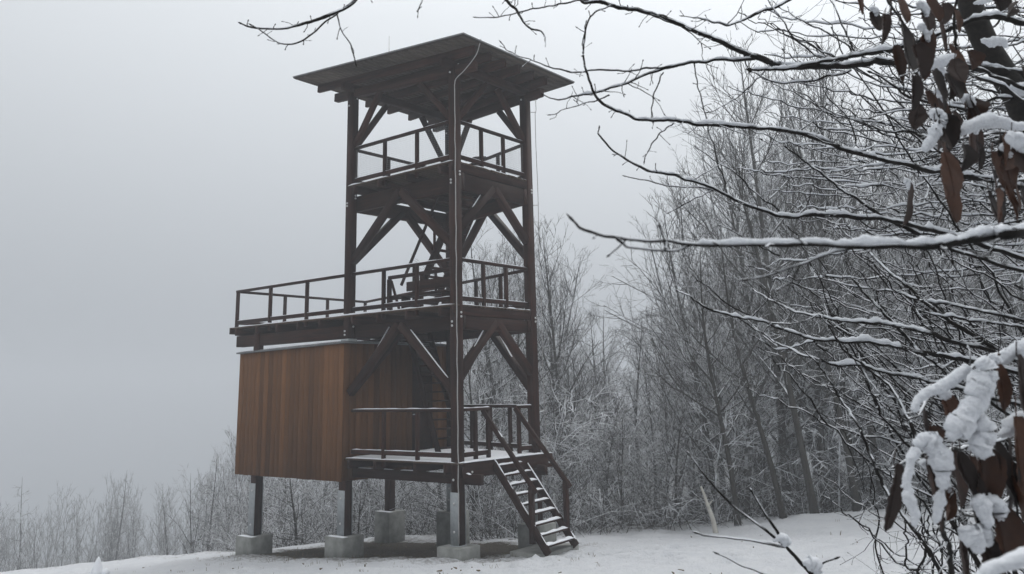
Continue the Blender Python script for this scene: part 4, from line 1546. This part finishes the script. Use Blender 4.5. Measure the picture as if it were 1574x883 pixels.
branch(D([(990, 248), (1003, 222), (1020, 200), (1035, 187)], 3.3, 3.1, 1.6, 2.6), snow=0, dens=6, lmax=0.08)
# close, slightly blurred branch with thick snow
branch([(883, 343, 1.35, 3.5), (893, 352, 1.35, 5), (923, 362, 1.35, 5), (945, 365, 1.35, 5.5), (975, 369, 1.35, 5.5), (1000, 371, 1.35, 6), (1030, 370, 1.35, 6), (1058, 375, 1.35, 7), (1130, 377, 1.35, 6.8), (1200, 376, 1.35, 7.5), (1270, 377, 1.35, 8.5),
        (1310, 380, 1.35, 9.5), (1370, 377, 1.35, 11), (1430, 379, 1.36, 13), (1480, 368, 1.38, 15), (1530, 361, 1.4, 17), (1600, 352, 1.5, 20), (1750, 330, 3.2, 20)], snow=1.05, hmul=1.6, dens=1.2, lmax=0.05, wob=0.003, sides=8, s0=0.42)
branch(D([(958, 380), (968, 385), (1000, 385), (1028, 383), (1058, 375)], 1.35, 1.35, 4, 5), snow=0, dens=0)
branch(D([(1154, 425), (1200, 414), (1240, 403), (1285, 388), (1312, 380)], 1.38, 1.35, 3, 5), snow=1.0, hmul=1.6, dens=0)
# the fan of level branches in the middle right
branch(D([(1042, 448), (1068, 461), (1100, 478), (1140, 488), (1180, 493), (1210, 508), (1250, 521), (1290, 523), (1330, 526), (1380, 534), (1410, 541), (1450, 547), (1520, 560), (1660, 600)], 4.0, 3.4, 2.2, 10), snow=1.1, hmul=1.5, dens=5, lmax=0.25)
branch(D([(1075, 433), (1100, 455), (1135, 478), (1165, 488)], 4.0, 3.95, 1.8, 3), snow=0.6, hmul=1.2, dens=6, lmax=0.12)
branch(D([(1160, 520), (1185, 533), (1202, 537), (1230, 531), (1256, 522)], 3.9, 3.85, 1.8, 3.2), snow=1.1, hmul=1.3, dens=5, lmax=0.1)
branch(D([(1120, 480), (1158, 505), (1205, 532), (1240, 547), (1290, 560), (1325, 561), (1370, 573), (1410, 581), (1450, 592), (1530, 612), (1680, 650)], 4.0, 3.4, 1.8, 9), snow=1.1, hmul=1.4, dens=5, lmax=0.22)
branch(D([(1160, 448), (1190, 463), (1230, 480), (1280, 490), (1320, 495), (1362, 498), (1400, 505), (1470, 525), (1660, 580)], 4.2, 3.4, 2, 9), snow=1.1, hmul=1.5, dens=5, lmax=0.25)
branch(D([(1312, 430), (1335, 456), (1367, 490), (1400, 528), (1436, 556), (1480, 590), (1560, 640), (1690, 720)], 3.8, 3.4, 2.2, 10), snow=0.8, hmul=1.2, dens=4, lmax=0.2)
branch(D([(1235, 540), (1257, 556), (1280, 594), (1298, 622), (1312, 646), (1336, 695), (1352, 730), (1375, 775), (1420, 840), (1500, 960), (1640, 1150)], 3.6, 3.3, 2.2, 7), snow=0.25, dens=4, lmax=0.18)
branch(D([(1262, 488), (1300, 540), (1345, 577), (1373, 602), (1395, 642), (1412, 685), (1440, 740), (1480, 830), (1600, 1000)], 3.6, 3.3, 2.4, 9), snow=0.3, dens=4, lmax=0.2)
branch(D([(1420, 478), (1445, 484), (1480, 489), (1530, 497), (1574, 505), (1680, 530)], 3.6, 3.4, 2.4, 7), snow=1.0, hmul=1.4, dens=5, lmax=0.2)
branch(D([(1290, 350), (1330, 385), (1380, 430), (1440, 480), (1520, 530), (1680, 600)], 3.9, 3.4, 2, 8), snow=0.7, dens=5, lmax=0.25)
branch(D([(1265, 430), (1310, 440), (1365, 447), (1420, 462), (1480, 470), (1560, 490), (1690, 520)], 4.2, 3.4, 2, 8), snow=1.0, hmul=1.3, dens=5, lmax=0.25)
branch(D([(1180, 0), (1195, 18), (1215, 50), (1245, 80), (1270, 92)], 3.2, 3.1, 1.8, 3.5), snow=0.2, dens=6, lmax=0.2)
branch(D([(1200, 12), (1230, 30), (1265, 48), (1300, 70), (1312, 83)], 3.2, 3.1, 1.8, 3.5), snow=0.6, dens=6, lmax=0.2)
branch(D([(1275, 0), (1295, 40), (1310, 75), (1325, 85)], 3.2, 3.1, 2, 4), snow=0.1, dens=6, lmax=0.2)
branch(D([(1275, 175), (1320, 185), (1360, 200), (1405, 205), (1450, 235)], 3.4, 3.2, 2, 5), snow=0.9, hmul=1.3, dens=6, lmax=0.2)
branch(D([(1260, 120), (1275, 150), (1300, 180), (1315, 215), (1322, 228)], 3.3, 3.2, 2, 3), snow=0.0, dens=5, lmax=0.2)
branch(D([(1160, 112), (1190, 125), (1220, 127), (1265, 120), (1310, 107)], 3.1, 3.1, 2, 4.5), snow=1.0, hmul=1.2, dens=6, lmax=0.2)
branch(D([(1340, 180), (1400, 168), (1440, 180), (1500, 160), (1560, 150), (1620, 160)], 3.1, 3.25, 2, 6), snow=0.9, hmul=1.3, dens=6, lmax=0.2)
branch(D([(1340, 110), (1400, 150), (1470, 165), (1520, 175), (1600, 210)], 3.0, 3.2, 3, 8), snow=1.0, hmul=1.3, dens=4, lmax=0.2)
branch(D([(1470, 0), (1466, 40), (1470, 75), (1478, 95)], 2.9, 3.0, 4, 6), snow=0, dens=3, lmax=0.15)
branch(D([(1430, 175), (1455, 150), (1470, 120), (1475, 95)], 2.9, 3.1, 3, 5), snow=0.2, dens=3, lmax=0.15)
# overhead branch hanging into the top left
ov = D([(372, 37), (388, 42), (420, 44), (445, 42), (470, 36), (488, 30), (520, 18), (538, 8), (556, -10), (620, -70), (900, -230), (1452, -160)], 3.0, 3.4, 2.2, 9)
branch(ov, snow=0, dens=9, lmax=0.12, wob=0.004)
branch(D([(388, 40), (408, 52), (428, 65), (447, 68), (462, 64), (480, 52), (498, 36), (520, 20)], 3.0, 3.02, 2, 3), snow=0, dens=9, lmax=0.05, wob=0.004)
branch(D([(546, 96), (541, 78), (537, 66), (527, 52), (522, 40), (518, 24)], 3.0, 3.02, 1.8, 2.6), snow=0, dens=6, lmax=0.04, wob=0.004)
branch(D([(642, 16), (648, 2), (660, -30), (760, -140)], 3.0, 3.2, 2, 4), snow=0, dens=9, lmax=0.05, wob=0.003)

# ---- withered leaves with caps of snow
def leaf(x, y, d, ln_px, w_px, tilt, yaw, cap=0.0, curl=None):
    """hanging leaf: top centre at pixel x, y; length and width in pixels; cap: share of its length under snow"""
    p = at(x, y, d)
    s = d / FPX
    ln, wd = ln_px * s, w_px * s
    n, k = 14, 8
    sd_ = rng_n.random() * 40
    curl = rng_n.uniform(0.15, 0.75) if rng_n.random() < 0.75 else rng_n.uniform(0.8, 1.2) if curl is None else curl
    roll = rng_n.uniform(-0.5, 0.5)
    twist = rng_n.uniform(-0.9, 0.9)
    bend = rng_n.uniform(-0.22, 0.3)
    full = rng_n.uniform(0.42, 0.7)
    dn = Vector((math.sin(tilt) * math.cos(yaw), math.sin(tilt) * math.sin(yaw), -math.cos(tilt)))
    side = Vector((math.cos(yaw), math.sin(yaw), 0))
    acr = (side - dn * side.dot(dn)).normalized()
    mx = Matrix((acr, dn.cross(acr), -dn)).transposed().to_4x4()
    mx.translation = p
    g = []
    for i in range(n + 1):
        t = i / n
        wv = wd / 2 * (math.sin(math.pi * min(1, t * 0.94 + 0.045)) ** full) * (1.12 - 0.25 * t)
        if i == n: wv *= 0.12
        a = twist * (t - 0.3)
        for j in range(k + 1):
            b = j / k * 2 - 1
            tooth = 0.07 * (1 if i % 2 else -1) * max(0, abs(b) - 0.7) / 0.3
            rag = 0.36 * min(0, mnoise.noise(Vector((t * 4.5, sd_, 3 if b > 0 else -3))) + 0.15) * abs(b) ** 3
            xx = b * wv * (1 + tooth + rag)
            yy = curl * wv * abs(b) ** 1.7 * (1 + 0.5 * mnoise.noise(Vector((t * 3, sd_, b)))) + roll * wv * b * abs(b)
            yy += 0.05 * wd * mnoise.noise(Vector((t * 7, b * 3, sd_))) + 0.022 * wd * math.sin(t * 46 + abs(b) * 7) * (1 - abs(b) * 0.4)
            xx, yy = xx * math.cos(a) - yy * math.sin(a), xx * math.sin(a) + yy * math.cos(a)
            g.append((xx + 0.05 * ln * math.sin(t * 3 + sd_), yy + bend * ln * t * t, -ln * t))
    q = [(i * (k + 1) + j, i * (k + 1) + j + 1, (i + 1) * (k + 1) + j + 1, (i + 1) * (k + 1) + j) for i in range(n) for j in range(k)]
    m = MB(); m.add(g, q)
    mid = [g[i * (k + 1) + k // 2] for i in range(0, n + 1, 2)]
    tube(m, [(0.002, 0.004, ln * 0.2), (0, 0, 0)] + mid[1:], [0.0013] * 2 + [0.0011] * (len(mid) - 2) + [0.0004], 4)      # stalk and midrib
    o = m.build('leaf', M_LEAF, near, smooth=True, world=mx)
    if cap > 0:
        c = w_px * 0.5
        drape([(x - c * 0.5, y + ln_px * 0.02, c * 0.7), (x - c * 0.1, y - ln_px * 0.03, c * 1.1), (x + c * 0.35, y + ln_px * cap * 0.3, c * 1.15), (x + c * 0.5, y + ln_px * cap * 0.8, c * 0.5)], d - 0.012, o)
    return o


def drape(path, d, parent, hmul=1.0):
    """crumbly snow lying along a drooping leaf or twig: path of (x, y, width px)"""
    m = MB()
    C = spline(np.array([(*at(x, y, d), w_ / 2 * d / FPX) for x, y, w_ in path]), 9)
    R = C[:, 3].copy() * 0.98
    sd_ = rng_n.random() * 50
    for i in range(len(R)):
        R[i] *= 0.95 + 0.42 * mnoise.noise(Vector((i * 0.12, sd_, 0)))
        C[i, :3] += np.array([mnoise.noise(Vector((i * 0.2, sd_, 5))), 0, mnoise.noise(Vector((i * 0.2, sd_, 9)))]) * R[i] * 0.2
    R[0] *= 0.35; R[-1] *= 0.25
    sides = 20
    tube(m, C[:, :3], R, sides)
    V = m.v[0]
    n = len(R)
    for i in range(n):
        c = C[i, :3]
        for j in range(sides):
            k = i * sides + j
            o = V[k] - c
            u = Vector(V[k])
            r0 = R[i] / 0.02
            f = 1 + 0.26 * mnoise.noise(u * 42 / max(0.6, r0) + Vector((sd_, 0, 0))) + 0.14 * mnoise.noise(u * 120 + Vector((0, sd_, 0))) + 0.05 * mnoise.noise(u * 260)
            if o[2] < 0: f *= 0.80                       # flat underneath where it rests
            V[k] = c + o * f
    for i in range(len(path) * 3):                        # loose crumbs on its edges
        k = rng_n.integers(0, n * sides)
        r = rng_n.uniform(0.0012, 0.0035)
        ball(m, Vector(V[k]), r, r, 6, 4)
    return tag(m.build('snow', M_SNOWN, parent, smooth=True), kind='stuff')   # lump and crumbs


def ball(m, c, r, rz, seg=12, rings=8):
    v = []
    for i in range(rings + 1):
        a = math.pi * i / rings
        for j in range(seg):
            b = 2 * math.pi * j / seg
            v.append((c.x + math.sin(a) * math.cos(b) * r, c.y + math.sin(a) * math.sin(b) * r, c.z + math.cos(a) * rz))
    q = [(i * seg + j, (i + 1) * seg + j, (i + 1) * seg + (j + 1) % seg, i * seg + (j + 1) % seg) for i in range(rings) for j in range(seg)]
    m.add(v, q)


LV = [  # x, y(top), dist, length, width, tilt, yaw, snow
    (1313, -18, 2.4, 48, 18, 0.25, 0.2, 0), (1376, -14, 2.3, 62, 26, 0.1, 0.6, 0), (1360, 22, 2.3, 52, 26, -0.1, 0.2, 0), (1382, 36, 2.3, 98, 30, 0.02, 0.5, 0), (1374, 70, 2.4, 66, 20, 0.12, -0.4, 0),
    (1418, 10, 2.3, 45, 28, 0.1, 0.1, 0.45), (1450, 4, 2.4, 42, 24, -0.2, 0.5, 0), (1403, 116, 2.2, 60, 24, -0.08, 0.1, 0), (1432, 104, 2.2, 62, 26, -0.1, 0.7, 0), (1424, 140, 2.3, 46, 18, 0.15, 0.4, 0),
    (1459, 112, 2.2, 50, 24, 0.05, 0.0, 0), (1487, 78, 2.3, 34, 30, 0.1, 0.2, 0), (1534, -10, 2.3, 32, 30, 0.0, 0.1, 0.3), (1486, 152, 2.3, 44, 34, 0.1, 0.2, 0.4), (1440, 178, 2.1, 60, 34, 0.25, 0.0, 0.45),
    (1464, 172, 2.2, 44, 16, 0.35, 0.8, 0), (1452, 234, 1.9, 76, 34, 0.02, 0.05, 0), (1480, 222, 2.0, 44, 22, 0.0, 0.7, 0), (1501, 218, 2.0, 48, 20, 0.05, 0.5, 0), (1536, 206, 2.0, 38, 18, 0, 0.3, 0),
    (1545, 228, 2.0, 66, 30, -0.05, 0.5, 0.3), (1562, 216, 1.9, 80, 44, 0.1, 0.1, 0.3), (1530, 290, 2.0, 58, 24, -0.1, 0.8, 0), (1548, 286, 2.0, 60, 26, 0.1, 0.2, 0), (1572, 290, 2.0, 60, 30, 0.1, 0.6, 0),
    (1374, 712, 1.8, 98, 32, -0.10, 0.15, 0), (1424, 716, 1.8, 92, 26, 0.12, 0.9, 0), (1432, 700, 1.8, 54, 24, 0.3, 0.2, 0), (1476, 694, 1.8, 92, 32, 0.16, 0.1, 0), (1502, 690, 1.8, 82, 38, 0.1, 0.3, 0.25),
    (1530, 680, 1.8, 90, 34, 0.08, 0.8, 0), (1562, 640, 1.8, 150, 40, 0.03, 0.5, 0), (1526, 776, 1.8, 84, 44, 0.05, 0.1, 0.35), (1475, 826, 1.8, 70, 26, -0.05, 0.6, 0), (1508, 820, 1.8, 66, 44, 0.1, 0.2, 0.4),
    (1534, 556, 1.8, 72, 30, 0.03, 0.5, 0), (1562, 545, 1.8, 96, 36, 0.02, 0.2, 0), (1449, 606, 1.85, 50, 30, 0.2, 0.4, 0.2), (1420, 630, 1.85, 36, 20, -0.1, 0.6, 0), (1430, 655, 1.9, 30, 24, 0.1, 0.1, 0),
    (1556, 730, 1.8, 100, 30, 0.05, 0.6, 0), (1498, 770, 1.8, 60, 26, -0.1, 0.3, 0), (1452, 745, 1.85, 50, 22, -0.2, 0.4, 0.3),
]
lv = [leaf(*a[:7], cap=a[7]) for a in LV]
for i in range(26):                            # the thick bunch near the leaning trunk
    x_, y_ = (rng_n.uniform(1360, 1480), rng_n.uniform(-20, 120)) if i < 10 else (rng_n.uniform(1395, 1574), rng_n.uniform(90, 290))
    leaf(x_, y_, rng_n.uniform(2.0, 2.6), rng_n.uniform(40, 88), rng_n.uniform(18, 36), rng_n.normal(0.05, 0.2), rng_n.uniform(0, 1.4), cap=0.3 if i % 6 == 0 else 0)
for a in LV:                                   # more leaves crowd behind the ones in front
    if rng_n.random() < 0.62:
        leaf(a[0] + rng_n.uniform(-20, 24), a[1] + rng_n.uniform(-10, 18), a[2] + rng_n.uniform(0.05, 0.25), a[3] * rng_n.uniform(0.6, 1.0), a[4] * rng_n.uniform(0.6, 1.05),
             rng_n.normal(0, 0.25), rng_n.uniform(0, 1.4), cap=0.3 if rng_n.random() < 0.25 else 0)
for px_, d_, par in (([(1405, 634, 10), (1412, 616, 16), (1428, 603, 20), (1452, 594, 22), (1476, 576, 22), (1490, 564, 16)], 1.78, lv[37]),
                     ([(1502, 554, 22), (1512, 566, 32), (1508, 590, 42), (1503, 615, 40), (1486, 642, 44), (1470, 662, 36), (1460, 676, 18)], 1.74, lv[35]),
                     ([(1520, 548, 10), (1530, 552, 20), (1534, 560, 12)], 1.76, lv[35]),
                     ([(1500, 645, 30), (1514, 664, 42), (1510, 684, 40), (1500, 700, 20)], 1.75, lv[29]),
                     ([(1408, 688, 14), (1422, 678, 30), (1434, 688, 34), (1446, 710, 32), (1450, 735, 22), (1446, 752, 10)], 1.76, lv[27]),
                     ([(1410, 690, 18), (1400, 712, 16), (1395, 742, 17), (1399, 772, 18), (1407, 796, 14), (1404, 810, 6)], 1.75, lv[26]),
                     ([(1446, 752, 10), (1446, 770, 20), (1440, 795, 14), (1436, 806, 5)], 1.78, lv[42]),
                     ([(1486, 808, 18), (1490, 822, 32), (1500, 836, 30), (1508, 850, 12)], 1.77, lv[34]),
                     ([(1540, 560, 12), (1552, 545, 22), (1568, 538, 26), (1590, 530, 26)], 1.82, lv[36]),
                     ([(1498, 765, 20), (1508, 778, 30), (1516, 800, 22), (1522, 812, 8)], 1.77, lv[32]),
                     ([(1536, 672, 10), (1550, 662, 22), (1568, 650, 28), (1590, 640, 28)], 1.83, lv[31]),
                     ([(1420, 232, 12), (1430, 220, 24), (1438, 206, 26), (1444, 190, 14)], 2.06, lv[14]),
                     ([(1476, 205, 12), (1500, 192, 22), (1530, 188, 24), (1560, 196, 20), (1580, 194, 10)], 2.1, lv[19]),
                     ([(1415, 115, 10), (1425, 104, 18), (1445, 96, 22), (1470, 84, 10)], 2.15, lv[8]),
                     ([(1498, 900, 26), (1530, 874, 26), (1575, 860, 30), (1640, 850, 30)], 1.1, near)):
    drape(px_, d_, par)
for pth in ([(1508, 62, 8), (1524, 66, 18), (1538, 64, 16), (1548, 74, 6)], [(1552, 134, 8), (1568, 138, 24), (1584, 140, 18)], [(1496, 6, 6), (1512, 2, 16), (1526, -6, 14)]):
    drape(pth, 3.2, trunk)
# twigs that carry the leaves
branch(D([(1350, -10), (1375, 15), (1400, 60), (1430, 85), (1470, 95), (1540, 120), (1600, 150)], 2.35, 3.2, 3, 7), snow=0.5, dens=3, lmax=0.2)
branch(D([(1400, 112), (1430, 104), (1460, 108), (1510, 120), (1600, 170)], 2.2, 3.2, 3, 7), snow=0.9, hmul=1.3, dens=3, lmax=0.2)
branch(D([(1440, 180), (1452, 225), (1480, 215), (1540, 205), (1640, 230)], 2.0, 3.2, 3, 8), snow=0.9, hmul=1.2, dens=3, lmax=0.15)
branch(D([(1520, 292), (1550, 285), (1600, 270), (1700, 300)], 2.0, 3.2, 3, 8), snow=0.7, dens=3, lmax=0.15)
branch(D([(1405, 640), (1440, 600), (1490, 565), (1530, 545), (1565, 537), (1650, 515), (1740, 560)], 1.82, 3.2, 3, 8), snow=0.9, dens=3, lmax=0.15)
branch(D([(1374, 715), (1420, 695), (1470, 690), (1530, 680), (1600, 640), (1720, 640)], 1.84, 3.2, 3, 8), snow=0.6, dens=3, lmax=0.15)
branch(D([(1455, 775), (1475, 785), (1500, 795), (1540, 775), (1600, 740), (1720, 760)], 1.84, 3.2, 3, 8), snow=0.6, dens=3, lmax=0.15)
branch(D([(1446, 795), (1455, 830), (1465, 883), (1480, 960), (1560, 1100)], 1.9, 2.6, 7, 9), snow=0, dens=3, lmax=0.15)

# ------------------------------------------------------------------ thicket of thin shoots under the near tree
thicket = thing('shrub', at(1700, 1080, 4.5), 'thicket of thin snow dusted shoots slanting in from the lower right corner', 'shrub')
rt = np.random.default_rng(31)
for i in range(165):
    if i < 62:       # slanting stems up through the fan
        x0, y0 = rt.uniform(1500, 1760), rt.uniform(520, 900)
        x1, y1 = rt.uniform(1150, 1500), rt.uniform(330, 660)
        if y1 > y0 - 60: y1 = y0 - rt.uniform(60, 260)
    elif i < 82:     # steeper stems low on the right
        x0, y0 = rt.uniform(1400, 1700), rt.uniform(900, 1000)
        x1, y1 = rt.uniform(1260, 1540), rt.uniform(560, 840)
    else:            # near the top right
        x0, y0 = rt.uniform(1560, 1720), rt.uniform(140, 520)
        x1, y1 = rt.uniform(1160, 1480), rt.uniform(-10, 330)
    if i >= 112:       # level shoots across the upper right
        x0, y0 = rt.uniform(1560, 1700), rt.uniform(-40, 420)
        x1, y1 = rt.uniform(1120, 1430), y0 + rt.uniform(-110, 60)
    d = rt.uniform(3.6, 6.6)
    mx_, my_ = (x0 + x1) / 2 + rt.normal(0, 18), (y0 + y1) / 2 + abs(rt.normal(8, 22))
    pth = [(x1, y1), (x1 * .7 + mx_ * .3, y1 * .7 + my_ * .3 + 4), (mx_, my_), (x0, y0), (x0 + 80, y0 + 160)]
    branch(D(pth, d, d + 0.3, 1.4, rt.uniform(2.8, 5.6)), snow=rt.uniform(0.6, 1.2), hmul=1.5, dens=7, lmax=0.5, parent=thicket, wob=0.03, sides=5)

# the small shrub at the bottom of the frame
bush = thing('small_shrub', at(1290, 960, 2.6), 'small leafless forked twig poking up from below in front of the snowfield', 'shrub')
branch(D([(1062, 702), (1080, 727), (1105, 757), (1130, 780), (1165, 806), (1207, 840)], 2.6, 2.6, 2, 4.5), snow=0, dens=2, lmax=0.04, parent=bush, wob=0.003)
branch(D([(1157, 759), (1170, 780), (1190, 811), (1208, 840), (1228, 862), (1248, 886), (1290, 960)], 2.6, 2.6, 2.5, 7), snow=0, dens=1, lmax=0.03, parent=bush, wob=0.003)
branch(D([(1074, 821), (1085, 824), (1120, 827), (1155, 832), (1180, 837), (1207, 842)], 2.6, 2.6, 2.5, 4.5), snow=0, dens=3, lmax=0.03, parent=bush, wob=0.003)
branch(D([(1281, 859), (1264, 866), (1250, 880), (1256, 905)], 2.6, 2.6, 2.2, 4), snow=0, dens=2, lmax=0.03, parent=bush, wob=0.003)
branch(D([(1106, 852), (1140, 868), (1182, 886), (1290, 950)], 2.6, 2.6, 2.2, 4.5), snow=0, dens=2, lmax=0.03, parent=bush, wob=0.003)
drape([(1188, 833, 4), (1200, 828, 16), (1208, 834, 16), (1212, 840, 5)], 2.6, bush)
drape([(1232, 866, 5), (1246, 868, 20), (1256, 876, 20), (1252, 886, 8)], 2.6, bush)

# ------------------------------------------------------------------ fog
m = MB()
m.add(box_v(-2000, 2000, -400, 2000, -118, 36), BOXQ)
hm = bpy.data.materials.new('fog')
hm.use_nodes = True
t = hm.node_tree
t.nodes.clear()
out = t.nodes.new('ShaderNodeOutputMaterial')
pv = t.nodes.new('ShaderNodeVolumePrincipled')
pv.inputs['Color'].default_value = (0.74, 0.77, 0.81, 1)
pv.inputs['Density'].default_value = 0.0031
pv.inputs['Anisotropy'].default_value = 0.2
t.links.new(pv.outputs[0], out.inputs['Volume'])
tag(m.build('haze', hm), kind='stuff')
print('trees', TREE_N[0], 'objects', len(bpy.data.objects))
